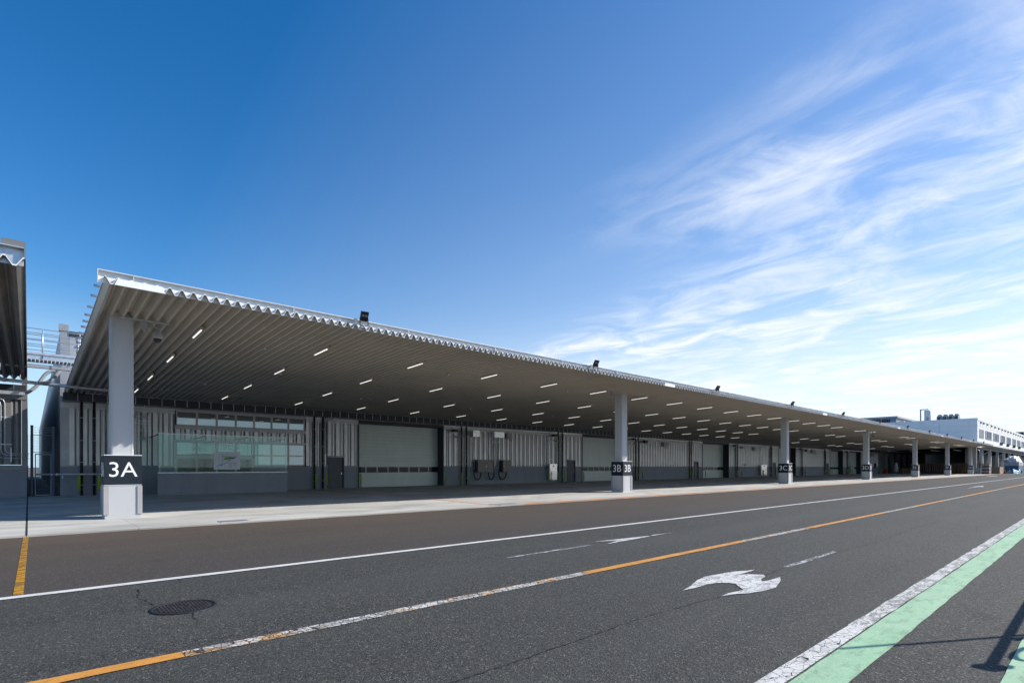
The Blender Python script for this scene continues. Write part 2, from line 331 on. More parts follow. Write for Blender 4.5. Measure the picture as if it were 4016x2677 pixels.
K = dict(
    asph=asphalt('asphalt', (0.0585, 0.0575, 0.0500)),
    asph_brown=asphalt('asphalt_brown', (0.060, 0.0565, 0.049), 0.8),
    soil=M('ground_earth', (0.10, 0.095, 0.085), 0.95, ns=0.05, na=0.3),
    conc=concrete('apron_concrete', (0.545, 0.535, 0.50), 0.5),
    conc_old=concrete('old_concrete', (0.47, 0.445, 0.39), 0.8, 1.3),
    kerb=concrete('kerb_concrete', (0.38, 0.355, 0.30), 0.4, 2),
    joint=M('joint_sealant', (0.05, 0.045, 0.04), 0.9),
    column=M('column_paint', (0.47, 0.475, 0.49), 0.55, ns=1.2, na=0.05, bs=70, bd=0.004, dirt=0.12, streak=True),
    guard=M('corner_guard', (0.36, 0.345, 0.35), 0.5, ns=3, na=0.06),
    sign=M('sign_film', (0.013, 0.020, 0.028), 0.45, ns=2, na=0.1, spec=0.3),
    cap=M('sign_cap', (0.72, 0.73, 0.74), 0.4, ns=4, na=0.05),
    letter=M('letter_white', (0.82, 0.83, 0.84), 0.45, ns=6, na=0.03),
    deck=M('deck_paint', (0.42, 0.377, 0.312), 0.45, ns=0.6, na=0.08, dirt=0.15),
    edge=M('deck_edge', (0.86, 0.87, 0.88), 0.45, ns=3, na=0.04),
    galv=M('galvanised_steel', (0.60, 0.63, 0.66), 0.42, 0.75, ns=7, na=0.16, dirt=0.2),
    galvb=M('galvanised_beam', (0.80, 0.815, 0.82), 0.5, 0.1, ns=5, na=0.06, dirt=0.06),
    decktop=M('deck_top', (0.36, 0.38, 0.42), 0.5), deck_shade=M('old_deck_shaded', (0.13, 0.12, 0.105), 0.5, ns=1, na=0.2, dirt=0.4),  # neighbour deck: deep shade under its canopy put into a darker colour
    dark=M('dark_steel', (0.030, 0.033, 0.040), 0.5, 0.1, ns=3, na=0.15),
    black=M('black_paint', (0.014, 0.015, 0.017), 0.4, ns=5, na=0.2),
    rubber=M('black_rubber', (0.012, 0.012, 0.013), 0.6, ns=5, na=0.2),
    siding=M('siding_steel', (0.50, 0.49, 0.48), 0.36, 0.62, ns=0.6, na=0.05),
    siding_shade=M('old_siding_shaded', (0.22, 0.215, 0.215), 0.45, 0.3, ns=1, na=0.1, dirt=0.3, streak=True),  # neighbour wall and flashing, base colour darkened in place of shade
    flash=M('flashing_steel', (0.36, 0.36, 0.37), 0.4, 0.45, ns=2, na=0.1),
    head=M('head_flashing', (0.60, 0.59, 0.57), 0.42, 0.4, ns=3, na=0.14, bs=4, bd=0.03),
    dado=M('dado_panel', (0.235, 0.245, 0.27), 0.6, ns=1.4, na=0.08, bs=40, bd=0.002, dirt=0.2, streak=True),
    shutter=M('shutter_slat', (0.56, 0.60, 0.555), 0.40, 0.15, ns=1.5, na=0.06, dirt=0.15, streak=True),
    door=M('door_paint', (0.060, 0.068, 0.080), 0.45, ns=2, na=0.08),
    frame=M('window_frame', (0.42, 0.40, 0.39), 0.35, 0.6, ns=4, na=0.08),
    wglass=window_glass('window_glass', 0.24),
    dglass=window_glass('dark_glass', 0.035, (0.9, 0.95, 1.0)),
    pane=glass('screen_glass', (0.78, 0.90, 0.87), 1.0),
    bollard=M('bollard_sleeve', (0.27, 0.40, 0.012), 0.45, ns=8, na=0.12),
    lamp=emit('lamp_tube', (1.0, 0.96, 0.88), 0.75),
    lampoff=M('lamp_tube_off', (0.42, 0.40, 0.36), 0.4),
    housing=M('lamp_housing', (0.46, 0.43, 0.38), 0.45, ns=5, na=0.06),
    cabinet=M('cabinet_brown', (0.135, 0.120, 0.105), 0.33, 0.1, ns=2, na=0.06),
    stainless=M('stainless', (0.62, 0.60, 0.58), 0.22, 0.95, ns=3, na=0.1, bs=3, bd=0.02),
    foil=M('foil_wrap', (0.75, 0.77, 0.75), 0.22, 0.95, ns=6, na=0.1, bs=9, bd=0.05),
    grey=M('grey_plastic', (0.42, 0.42, 0.42), 0.45, ns=5, na=0.08),
    camgrey=M('camera_grey', (0.34, 0.34, 0.34), 0.4, ns=6, na=0.06),
    white=M('white_cladding', (0.80, 0.79, 0.775), 0.55, ns=0.4, na=0.05, dirt=0.18, streak=True),
    whitejoint=M('cladding_joint', (0.40, 0.42, 0.45), 0.7),
    bluegrey=M('blue_grey_steel', (0.20, 0.24, 0.29), 0.5, 0.2, ns=1, na=0.1),
    greywall=M('bay_wall', (0.30, 0.305, 0.315), 0.7, ns=0.5, na=0.1, dirt=0.2, streak=True),
    inner=M('inner_wall', (0.42, 0.41, 0.40), 0.7, ns=0.7, na=0.12, dirt=0.3, streak=True),
    wood=M('pallet_wood', (0.125, 0.072, 0.052), 0.8, ns=3, na=0.4),
    palewood=M('pale_wood', (0.34, 0.25, 0.155), 0.8, ns=5, na=0.3),
    card=M('cardboard', (0.30, 0.215, 0.14), 0.8, ns=4, na=0.15),
    orange=M('cone_orange', (0.62, 0.045, 0.015), 0.5, ns=6, na=0.1),
    red=M('red_paint', (0.35, 0.02, 0.015), 0.5),
    tarp=M('pale_sheet', (0.70, 0.72, 0.74), 0.4, ns=3, na=0.2, bs=4, bd=0.1),
    bluetarp=M('blue_sheet', (0.07, 0.26, 0.42), 0.45, ns=2.5, na=0.35, bs=5, bd=0.1),
    blue=M('blue_paint', (0.035, 0.11, 0.20), 0.45, ns=3, na=0.15),
    iron=M('cast_iron', (0.016, 0.0155, 0.0155), 0.6, 0.0, ns=9, na=0.3),
    crack=M('crack_dark', (0.012, 0.012, 0.012), 0.95),
    pwhite=paint('paint_white', (0.76, 0.74, 0.70), 0.16),
    pworn=paint('paint_white_worn', (0.74, 0.71, 0.66), 0.50, 0.075, (0.72, 0.42, 0.18), 'x', 12),
    parrow=paint('paint_arrow', (0.75, 0.73, 0.69), 0.34, 0.016, None, 'x', 4.5),
    pthin=paint('paint_thin', (0.66, 0.66, 0.65), 0.78),
    porange=paint('paint_orange', (0.70, 0.31, 0.055), 0.22, 0.0),
    pamber=paint('paint_amber', (0.62, 0.30, 0.02), 0.62),
    papron=paint('paint_apron_orange', (0.80, 0.25, 0.06), 0.04),
    pcrack=paint('paint_edge_cracked', (0.72, 0.70, 0.65), 0.22, 0.028, None, 'y', 9),
    pcrack2=paint('paint_edge_worn', (0.72, 0.70, 0.65), 0.45, 0.03, None, 'y', 16),
    pgreen=paint('paint_green', (0.34, 0.575, 0.34), 0.16, grime=True),
    mapw=M('map_board', (0.66, 0.67, 0.70), 0.4, ns=3, na=0.03),
    mapb=M('map_blue', (0.07, 0.16, 0.36), 0.5), mapg=M('map_green', (0.20, 0.36, 0.03), 0.5),
    mapk=M('map_ink', (0.06, 0.065, 0.075), 0.5), mapl=M('map_line', (0.30, 0.32, 0.34), 0.5),
)

def text_mesh(body, size, extrude, name, space=1.0):
    cu = bpy.data.curves.new(name, 'FONT'); cu.body = body; cu.size = size; cu.extrude = extrude
    cu.align_x = 'CENTER'; cu.align_y = 'CENTER'; cu.space_character = space; cu.resolution_u = 4
    o = bpy.data.objects.new(name, cu); COL.objects.link(o)
    dg = bpy.context.evaluated_depsgraph_get(); dg.update()
    me = bpy.data.meshes.new_from_object(o.evaluated_get(dg)); me.name = name
    bpy.data.objects.remove(o); bpy.data.curves.remove(cu)
    xs = [v.co.x for v in me.vertices]; ys = [v.co.y for v in me.vertices]
    cx, cy = (min(xs)+max(xs))/2, (min(ys)+max(ys))/2
    for v in me.vertices: v.co.x -= cx; v.co.y -= cy
    me['w'] = max(xs)-min(xs); me['h'] = max(ys)-min(ys)
    me.materials.clear(); return me

# ================================================================= SETTING
structure('ground', MB().poly([(-2500, -2500, -0.06), (4000, -2500, -0.06), (4000, 4000, -0.06), (-2500, 4000, -0.06)]), K['soil'])
road = structure('road', MB().poly([(-250, -120, 0), (900, -120, 0), (900, 15.5, 0), (-250, 15.5, 0)]), K['asph'])
structure('road_shoulder', MB().poly([(-250, 8.5, 0.004), (152, 8.5, 0.004), (152, 15.5, 0.004), (-250, 15.5, 0.004)]), K['asph_brown'])
def strip(name, x0, x1, y0, y1, mat, z=0.009, parent=road, jag=0.0, step=0.25):
    b = MB()
    if jag:
        n = max(1, int((x1-x0)/step)); xs = [x0+(x1-x0)*i/n for i in range(n+1)]
        lo = [y0+random.uniform(-jag, jag) for _ in xs]; hi = [y1+random.uniform(-jag, jag) for _ in xs]
        for i in range(n): b.poly([(xs[i], lo[i], z), (xs[i+1], lo[i+1], z), (xs[i+1], hi[i+1], z), (xs[i], hi[i], z)])
    else: b.poly([(x0, y0, z), (x1, y0, z), (x1, y1, z), (x0, y1, z)])
    return part(name, b, mat, parent)
strip('lane_line', -60, 420, 8.34, 8.49, K['pwhite'], jag=0.004, step=0.4)
# centre line: fresh orange lengths and old cracked white ones in between
segs = [(-6, 0.92, 'o'), (0.92, 5.86, 'w'), (5.86, 10.75, 'o'), (10.75, 14.4, 'w'), (14.4, 20.9, 'o'), (20.9, 25.5, 'w'), (25.5, 31, 'o'), (31, 35, 'w'), (35, 46, 'o'), (46, 51, 'w'), (51, 70, 'o'), (70, 76, 'w'), (76, 300, 'o')]
for a, b_, k in segs: strip('centre_line', a+0.003, b_-0.003, 4.87, 5.02, K['porange' if k == 'o' else 'pworn'], jag=0.006)
strip('edge_line', -12, 5.76, 1.50, 1.645, K['pcrack'], jag=0.004)
strip('edge_line', 5.765, 16.0, 1.50, 1.65, K['pcrack2'], jag=0.008)
strip('edge_line', 16.005, 300, 1.50, 1.65, K['pcrack2'], jag=0.004, step=0.6)
strip('green_band', -12, 300, 1.205, 1.485, K['pgreen'], jag=0.005)
strip('green_band', -12, 300, 0.22, 0.50, K['pgreen'], jag=0.005)
part('cross_line', MB().poly([(-0.135, 8.52, 0.010), (-0.045, 8.52, 0.010), (0.0, 15.46, 0.010), (-0.085, 15.46, 0.010)]), K['pamber'], road)
def flat(name, pts, mat, z=0.009):
    return part(name, MB().poly([(x, y, z) for x, y in pts]), mat, road)
# straight arrow on the far lane
flat('arrow_shaft', [(5.86, 6.62), (6.6, 6.60), (8.0, 6.60), (8.0, 6.71), (6.6, 6.69), (5.86, 6.67)], K['pthin'])
ah = MB()
for tri in ([(8.42, 6.91), (8.95, 6.70), (10.02, 6.655), (10.02, 6.70)], [(8.36, 6.53), (10.02, 6.635), (10.02, 6.66), (8.95, 6.70)], [(10.14, 6.66), (10.95, 6.675), (10.14, 6.735)]):
    ah.poly([(x, y, 0.009) for x, y in tri])
part('arrow_head', ah, K['parrow'], road)
# worn turn arrow on the near lane
A2 = [gnd(1600+x*0.68, 2000+y*0.68) for x, y in [(1583, 466), (1625, 443), (1668, 405), (1712, 385), (1790, 371), (1870, 356), (1960, 350), (2003, 344), (1965, 358), (1905, 374), (1960, 371), (2050, 374), (2062, 385), (2036, 399), (2040, 413), (2082, 407), (2146, 387), (2150, 408), (2121, 448), (2050, 468), (1960, 482), (1900, 484), (1808, 497), (1850, 480), (1900, 470), (1936, 461), (1912, 445), (1890, 427), (1850, 421), (1780, 421), (1720, 432), (1660, 449)]]
import bmesh
def ngon(name, pts, mat, z=0.009):
    bm = bmesh.new(); vs = [bm.verts.new((x, y, z)) for x, y in pts]; f = bm.faces.new(vs); f.normal_update()
    if f.normal.z < 0: f.normal_flip()
    bmesh.ops.triangulate(bm, faces=[f]); me = bpy.data.meshes.new(name); bm.to_mesh(me); bm.free()
    return part(name, me, mat, road)
ngon('turn_arrow', A2, K['parrow'])
strip('arrow_shaft', 8.4, 10.6, 3.19, 3.27, K['pthin'], jag=0.012, step=0.15)
# distant arrows
def far_arrow(cx, cy, L, w):
    ngon('turn_arrow', [(cx-L/2, cy-0.06*w), (cx+0.1*L, cy-0.06*w), (cx+0.1*L, cy-0.5*w), (cx+L/2, cy), (cx+0.1*L, cy+0.5*w), (cx+0.1*L, cy+0.06*w), (cx-L/2, cy+0.06*w)], K['parrow'])
g1 = gnd(3846, 1911.5); far_arrow(g1[0]+1.6, 6.7, 7, 0.7)
far_arrow(118.5, 13.0, 11, 1.6); far_arrow(96, 6.7, 7, 0.8)
# cracks in the asphalt
def crack_ribbon(pts, w, amp, step=0.035):
    b = MB(); L = []; off = 0.0
    for i in range(len(pts)-1):
        (xa, ya), (xb, yb) = pts[i], pts[i+1]; n = max(2, int(math.hypot(xb-xa, yb-ya)/step))
        for k in range(n):
            t = k/n; off = off*0.8 + random.uniform(-amp, amp)
            L.append((xa+(xb-xa)*t+random.uniform(-amp, amp)*0.4, ya+(yb-ya)*t+off, w*random.uniform(0.15, 1.5)*(0.15 if random.random() < 0.13 else 1)))
    for i in range(len(L)-1):
        (xa, ya, wa), (xb, yb, wb) = L[i], L[i+1]; d = Vector((xb-xa, yb-ya)); d = Vector((-d.y, d.x)).normalized() if d.length else Vector((0, 1))
        b.poly([(xa-d.x*wa/2, ya-d.y*wa/2, 0.0065), (xb-d.x*wb/2, yb-d.y*wb/2, 0.0065), (xb+d.x*wb/2, yb+d.y*wb/2, 0.0065), (xa+d.x*wa/2, ya+d.y*wa/2, 0.0065)])
    part('crack', b, K['crack'], road)
crack_ribbon([(1.2, 3.02), (2.2, 3.06), (2.9, 3.06), (3.8, 3.08), (4.65, 3.1), (5.2, 3.07), (6.0, 3.0)], 0.010, 0.012)
crack_ribbon([(7.6, 3.18), (8.3, 3.24), (10.7, 3.18), (12.7, 3.10), (16, 3.2), (19, 3.19)], 0.012, 0.012)
crack_ribbon([(1.02, 6.93), (0.98, 7.25), (0.93, 7.5), (0.98, 7.72), (1.0, 8.0)], 0.012, 0.02)
crack_ribbon([(1.28, 6.32), (1.22, 6.15), (1.24, 6.0), (1.20, 5.85)], 0.010, 0.018)
crack_ribbon([(1.50, 8.33), (1.47, 8.15), (1.49, 8.0)], 0.008, 0.012)

# apron: kerb stones, slabs up to the wall
apron = structure('apron', MB().poly([(-120, 15.8, -0.004), (152, 15.8, -0.004), (152, 40, -0.004), (-120, 40, -0.004)]), K['joint'])
kx = -10.0
while kx < 152:
    L_ = 2.0 if kx < 60 else 10.0
    part('kerb_stone', cached(('kerb_stone', L_), lambda: MB().box(0, L_-0.012, 0, 0.33, -0.05, 0.008)), K['kerb'], apron, (kx-0.03, 15.5, 0)); kx += L_
rows = [(15.84, 20.95), (20.96, 26.1), (26.11, 31.3), (31.31, 36.9)]
xs = [-0.02, 2.02]
while xs[-1] < 150: xs.append(xs[-1] + (4.083 if xs[-1] < 60 else 8.166))
for i in range(len(xs)-1):
    for (ya, yb) in rows:
        w = xs[i+1]-xs[i]-0.008
        part('slab', cached(('slab', round(w, 2), ya), lambda: MB().box(0, w, 0, yb-ya-0.004, -0.05, 0.011)), K['conc'], apron, (xs[i]+0.004, ya, 0))
for i in range(8):
    for (ya, yb) in rows:
        part('slab', cached(('slab', 4.07, ya), lambda: MB().box(0, 4.07, 0, yb-ya-0.004, -0.05, 0.009)), K['conc_old'], apron, (-0.065-4.07-4.083*i, ya, 0))
def ap_strip(pts, w, name='guide_line'):
    b = MB()
    for i in range(len(pts)-1):
        a, c = Vector(pts[i]), Vector(pts[i+1]); d = (c-a).normalized(); n_ = Vector((-d.y, d.x))*w/2
        b.poly([(*(a-n_), 0.016), (*(c-n_), 0.016), (*(c+n_), 0.016), (*(a+n_), 0.016)])
    return part(name, b, K['papron'], apron)
ap_strip([(14.95, 15.93), (26, 15.96), (60, 16.02), (151, 16.1)], 0.28)
ap_strip([(13.55, 16.2), (13.75, 18.1), (14.0, 21.2), (14.0, 36.0)], 0.13)
# drain grates
def grate(x0, x1, y0, y1, label, mat):
    t = thing('drain_grate', label, 'grate', (x0, y0, 0.011), 'drain grates in the apron')
    w, d = x1-x0, y1-y0
    part('frame', MB().box(0, w, 0, 0.03, -0.01, 0.012).box(0, w, d-0.03, d, -0.01, 0.012).box(0, 0.03, 0.031, d-0.031, -0.01, 0.012).box(w-0.03, w, 0.031, d-0.031, -0.01, 0.012), mat, t)
    part('pit', MB().poly([(0.03, 0.03, 0.001), (w-0.03, 0.03, 0.001), (w-0.03, d-0.03, 0.001), (0.03, d-0.03, 0.001)]), K['dado'], t)
    n = int((w-0.06)/0.05)
    for i in range(n): part('bar', cached(('bar', d), lambda: MB().box(0, 0.034, 0.031, d-0.031, 0.002, 0.011)), mat, t, (0.045+i*(w-0.08)/n, 0, 0))
grate(3.85, 4.55, 15.92, 16.40, 'small bright slotted drain grate in the apron right of column 3A', K['galv'])
grate(13.7, 14.85, 15.86, 16.65, 'larger grey drain grate in the apron where the orange lines meet', K['grey'])
# manhole
mh = thing('manhole_cover', 'round cast iron manhole cover in the asphalt between white and orange lines', 'manhole cover', (1.24, 6.63, 0))
part('frame', MB().lathe((0, 0, 0), [(0.315, 0.0), (0.315, 0.008), (0.275, 0.010), (0.275, 0.002)], 40), K['iron'], mh)
part('lid', MB().lathe((0, 0, 0), [(0.268, 0.0), (0.268, 0.006)], 40), K['iron'], mh)
sb = MB()
for i in range(-12, 13):
    for j in range(-12, 13):
        x, y = i*0.021, j*0.021
        x, y = x*1.5, y*1.5
        if 0.07 < math.hypot(x, y) < 0.25: sb.box(x-0.0105, x+0.0105, y-0.009, y+0.009, 0.006, 0.013)
o = part('stud', sb, M('worn_iron', (0.10, 0.09, 0.087), 0.4, 0.6, ns=8, na=0.3), mh); o['kind'] = 'stuff'
part('emblem', MB().lathe((0, 0, 0.006), [(0.055, 0), (0.055, 0.005), (0.04, 0.005), (0.04, 0.001)], 24), K['iron'], mh)

# ================================================================= CANOPY
EY, EZ, SL = 16.40, 6.00, 0.033            # eave line, valley height there, fall towards the wall
PITCH = 24.5/90
def zc(y): return EZ - SL*(y-EY)
canopy = thing('canopy', 'long canopy with corrugated soffit and galvanised eave beam over the loading apron', 'canopy', (0, 0, 0))
X0, X1, YB = 1.38, 152.2, 36.15
def profile(n):
    p = []
    for i in range(n):
        x = i*PITCH
        p += [(x, 0.165), (x+0.022, 0.165), (x+PITCH/2-0.028, 0.0), (x+PITCH/2+0.028, 0.0)]
        if i == n-1: p += [(x+PITCH-0.022, 0.165), (x+PITCH, 0.165)]
        else: p += [(x+PITCH-0.022, 0.165)]
    return p
def deck_mesh():
    b = MB(); top = MB(); pr = profile(15)
    for k in range(len(pr)-1):
        (xa, za), (xb, zb) = pr[k], pr[k+1]
        if xb-xa < 1e-6: continue
        for dz, fl in ((0, False), (0.012, True)):
            q = [(xa, EY, EZ+za+dz), (xb, EY, EZ+zb+dz), (xb, YB, zc(YB)+zb+dz), (xa, YB, zc(YB)+za+dz)]
            (top if fl else b).poly(q[::-1] if not fl else q)
        q = [(xa, EY, EZ+za), (xb, EY, EZ+zb), (xb, EY, EZ+zb+0.012), (xa, EY, EZ+za+0.012)]; b.poly(q)
    return b, top
def edge_mesh():
    b = MB(); pr = profile(15)
    for k in range(len(pr)-1):
        (xa, za), (xb, zb) = pr[k], pr[k+1]
        if xb-xa < 1e-6: continue
        b.extr([(xa, EZ+za-0.006), (xb, EZ+zb-0.006), (xb, EZ+zb+0.013), (xa, EZ+za+0.013)], 'y', EY-0.022, EY-0.002)
    return b
dm, dtm = [q.mesh('deck_panel') for q in deck_mesh()]; dtm.name = 'deck_upper_sheet'; em = edge_mesh().mesh('deck_edge')
nb = 37
for i in range(nb):
    o = part('deck_panel', dm, K['deck'], canopy, (X0+i*15*PITCH, 0, 0)); part('upper_sheet', dtm, K['decktop'], o)
    part('deck_edge', em, K['edge'], canopy, (X0+i*15*PITCH, 0, 0))
XE = X0+nb*15*PITCH
# eave beam in lengths with stiffener plates at the joints
fx = [1.26] + [1.97+3.98*i for i in range(38)] + [XE]
for i in range(len(fx)-1):
    a, c = fx[i]+0.004, fx[i+1]-0.004
    b = MB().extr([(EY+0.13, 6.03), (EY+0.142, 6.03), (EY+0.142, 6.325), (EY+0.03, 6.325), (EY+0.03, 6.310), (EY+0.13, 6.310)], 'x', a, c)
    part('eave_beam', b, K['galvb'], canopy)
    if i: part('stiffener', cached(('stiffener',), lambda: MB().box(-0.006, 0.006, EY+0.04, EY+0.129, 6.19, 6.309)), K['galvb'], canopy, (fx[i], 0, 0))
part('end_plate', MB().box(1.245, 1.259, EY+0.03, EY+0.15, 5.985, 6.326), K['galvb'], canopy)
COLX = [1.62+24.5*i for i in range(7)]
for cx in COLX:
    part('cover_plate', cached(('cover_plate',), lambda: MB().extr([(-0.02, 5.990), (1.04, 5.990), (1.0, 6.155), (0.05, 6.155)], 'y', EY-0.035, EY-0.024)), K['edge'], canopy, (cx-0.03, 0, 0))
# purlin stubs showing past the first fold
for (u, v) in [(369.5, 1153), (357, 1187), (343, 1227), (333, 1257), (325, 1283), (318, 1306), (310, 1327), (304, 1347), (298, 1367), (292, 1387)]:
    p = onX(u, v, 1.26)
    part('purlin_end', cached(('purlin',), lambda: MB().tube([(-0.02, 0, 0), (0.35, 0, 0)], 0.035, 8)), K['galv'], canopy, (1.27, p[1], zc(p[1])+0.23))
part('rear_closure', MB().box(X0, XE, YB+0.01, YB+0.03, 5.30, 5.60), K['dark'], canopy)

# columns with bay signs
def letters(i): return '3' + 'ABCDEFG'[i]
cd = ['nearest column, at the left end of the canopy', 'second column from the left', 'third column from the left', 'fourth column from the left', 'fifth column from the left', 'sixth column from the left', 'farthest column, beside the white building']
for i, cx in enumerate(COLX):
    c = thing('canopy_column', 'pale grey canopy column with dark sign reading %s, %s' % (letters(i), cd[i]), 'column', (cx, 19.2, 0.011), 'columns along the canopy')
    bw = 0.86; g = 0.004
    part('base', cached(('cbase',), lambda: MB().box(0, bw, 0, 0.84, 0, 0.975)), K['column'], c)
    part('shaft', cached(('cshaft',), lambda: MB().extr([(0.155, 0.22), (0.185, 0.19), (0.675, 0.19), (0.705, 0.22), (0.705, 0.71), (0.675, 0.74), (0.185, 0.74), (0.155, 0.71)], 'z', 1.852, 6.03)), K['column'], c)
    part('corner_trim', cached(('ctrim',), lambda: MB().box(0.205, 0.215, 0.184, 0.1895, 1.86, 5.9)), K['column'], c)
    part('corner_trim', cached(('ctrim2',), lambda: MB().box(0.645, 0.655, 0.184, 0.1895, 1.86, 5.9)), K['column'], c)
    sgn = part('sign_box', cached(('sbox',), lambda: MB().box(-0.012, bw+0.012, -0.012, 0.852, 0.98, 1.825)), K['sign'], c)
    part('sign_cap', cached(('scap',), lambda: MB().box(-0.02, bw+0.02, -0.02, 0.86, 1.827, 1.85)), K['cap'], c)
    part('sign_trim', cached(('strim',), lambda: MB().box(-0.016, bw+0.016, -0.016, 0.856, 0.966, 0.979)), K['cap'], c)
    me = text_mesh(letters(i), 0.61, 0.003, 'sign_text'); me.materials.append(K['letter'])
    part('sign_text', me, None, sgn, (bw/2+0.005, -0.0165, 1.425), (R(90), 0, 0))
    part('sign_text', me, None, sgn, (-0.0165, 0.42, 1.425), (R(90), 0, R(-90)))
    for (gx, gy, sx, sy) in ((0, 0, -1, -1), (bw, 0, 1, -1), (0, 0.84, -1, 1), (bw, 0.84, 1, 1)):
        w, th = 0.09, 0.03
        xo, yo = gx+sx*th, gy+sy*th; xi, yi = gx-sx*w, gy-sy*w
        b = MB().box(xo, xi, gy+sy*0.001, yo, 0.12, 0.945).box(gx+sx*0.001, xo, gy, yi, 0.12, 0.945)
        part('corner_guard', b, K['guard'], c)

# strip lights under the canopy
LY = [19.75, 24.25, 28.8, 33.0]
rowname = ['row nearest the eave', 'second row from the eave', 'third row from the eave', 'row nearest the wall']
hm = MB().extr([(-0.045, 0.0), (0.045, 0.0), (0.055, 0.05), (0.04, 0.10), (-0.04, 0.10), (-0.055, 0.05)], 'y', -0.62, 0.62).mesh('lamp_housing')
tm = MB().extr([(-0.016, -0.022), (0.016, -0.022), (0.020, -0.001), (-0.020, -0.001)], 'y', -0.58, 0.58).mesh('lamp_tube')
hm.materials.append(K['housing']); tm.materials.append(K['lamp']); tm2 = tm.copy(); tm2.materials.clear(); tm2.materials.append(K['lampoff'])
for r_ in range(36):
    X = 4.06+4.083*r_
    for k, Y in enumerate(LY):
        if X > 140 and k > 1: continue
        off = r_ > 15 and (r_*7+k*3) % 5 in (0, 2, 3)
        dx = 0.0
        t = thing('strip_light', '%s canopy strip light, %s file from near end, %s' % ('unlit' if off else 'lit', ordn(r_+1), rowname[k]), 'light', (X+dx, Y, zc(Y)-0.075), 'strip lights under the canopy')
        t.rotation_euler = (-math.atan(SL), 0, 0)
        part('lamp_housing', hm, None, t); part('lamp_tube', tm2 if off else tm, None, t)
# smoke detectors
dmsh = MB().lathe((0, 0, 0), [(0.03, -0.06), (0.05, -0.045), (0.06, -0.01), (0.06, 0.02)], 14).mesh('smoke_detector'); dmsh.materials.append(K['grey'])
k = 0
for r_ in range(14):
    for q, Y in enumerate((20.6, 24.9, 29.5)):
        X = 6.4+8.166*r_+(q % 2)*2.0; k += 1
        o = link('smoke_detector', dmsh, None, (X, Y, zc(Y)-0.02))
        tag(o, 'pale round soffit detector, %s from near end, %s line from the eave' % (ordn(r_+1), ORD[q]), 'detector', 'round detectors on the soffit')

# floodlights on the eave
def flood(loc, i, label, group='floodlights on the eave', s=1.0):
    t = thing('floodlight', label, 'floodlight', loc, group)
    part('bracket', cached(('fb',), lambda: MB().box(-0.17, 0.17, -0.02, 0.02, -0.02, 0.0).box(-0.17, -0.15, -0.02, 0.02, 0.001, 0.30).box(0.15, 0.17, -0.02, 0.02, 0.001, 0.30)), K['black'], t)
    Mx = Matrix.Rotation(R(32), 3, 'X')
    h = part('head', cached(('fh',), lambda: MB().obox((0, -0.02, 0.36), (0.29, 0.10, 0.36), Mx).obox((0, 0.07, 0.33), (0.22, 0.07, 0.26), Mx)), K['black'], t)
    part('lens', cached(('fl',), lambda: MB().obox(tuple(Vector((0, -0.02, 0.36)) + Mx @ Vector((-0.06, -0.0525, 0.04))), (0.085, 0.006, 0.085), Mx).obox(tuple(Vector((0, -0.02, 0.36)) + Mx @ Vector((0.06, -0.0525, 0.04))), (0.085, 0.006, 0.085), Mx)), K['frame'], h)
    part('arm', cached(('fa',), lambda: MB().box(-0.03, 0.03, -0.04, 0.30, -0.06, -0.021)), K['galv'], t)
    part('cable_clip', cached(('fc',), lambda: MB().box(-0.34, -0.33, 0.02, 0.03, -0.02, 0.22).box(-0.28, -0.27, 0.02, 0.03, -0.02, 0.22).box(-0.36, -0.25, 0.01, 0.10, 0.22, 0.25)), K['galv'], t)
    t.rotation_euler = (0, 0, R(-8)); t.scale = (0.84, 0.84, 0.84)
    return t
for i in range(12):
    X = 8.12+11.82*i
    flood((X, 16.22, 6.10), i, 'black floodlight on a galvanised arm at the eave, %s from the left' % ORD[i])

# dome cameras
def dome(X, Y, label):
    z = zc(Y)
    t = thing('dome_camera', label, 'camera', (X, Y, z), 'cameras under the canopy')
    part('rail', MB().box(-0.35, 0.85, -0.03, 0.01, -0.05, -0.01).box(-0.2, 0.6, 0.03, 0.06, -0.05, -0.01), K['galv'], t)
    part('bracket', MB().extr([(0.10, -0.06), (0.32, -0.06), (0.24, -0.36), (0.20, -0.36)], 'y', -0.02, 0.02), K['camgrey'], t)
    part('arm', MB().tube([(0.22, 0, -0.26), (0.32, 0, -0.20), (0.45, 0, -0.17), (0.54, 0, -0.19), (0.56, 0, -0.26)], 0.028, 8), K['camgrey'], t)
    part('housing', MB().lathe((0.56, 0, -0.62), [(0.13, 0.10), (0.15, 0.12), (0.145, 0.18), (0.12, 0.28), (0.08, 0.34), (0.04, 0.37)], 18), K['camgrey'], t)
    part('lens_dome', MB().lathe((0.56, 0, -0.62), [(0.02, -0.015), (0.07, 0.01), (0.10, 0.05), (0.11, 0.099)], 18), K['black'], t)
dome(2.35, 19.3, 'grey dome camera on a bracket beside the top of column 3A')
dome(76.9, 19.4, 'grey dome camera hanging just right of the top of column 3D')
for i in range(1, 6):
    t = thing('bullet_camera', 'small bullet camera on the soffit left of column %s' % letters(i), 'camera', (COLX[i]-0.75, 19.5, zc(19.5)), 'bullet cameras under the canopy')
    part('mount', MB().tube([(0, 0, 0.1), (0, 0, -0.12), (-0.06, -0.02, -0.18)], 0.022, 8), K['camgrey'], t)
    part('body', MB().tube([(0.04, 0.02, -0.16), (-0.30, -0.10, -0.27)], 0.055, 10), K['camgrey'], t)

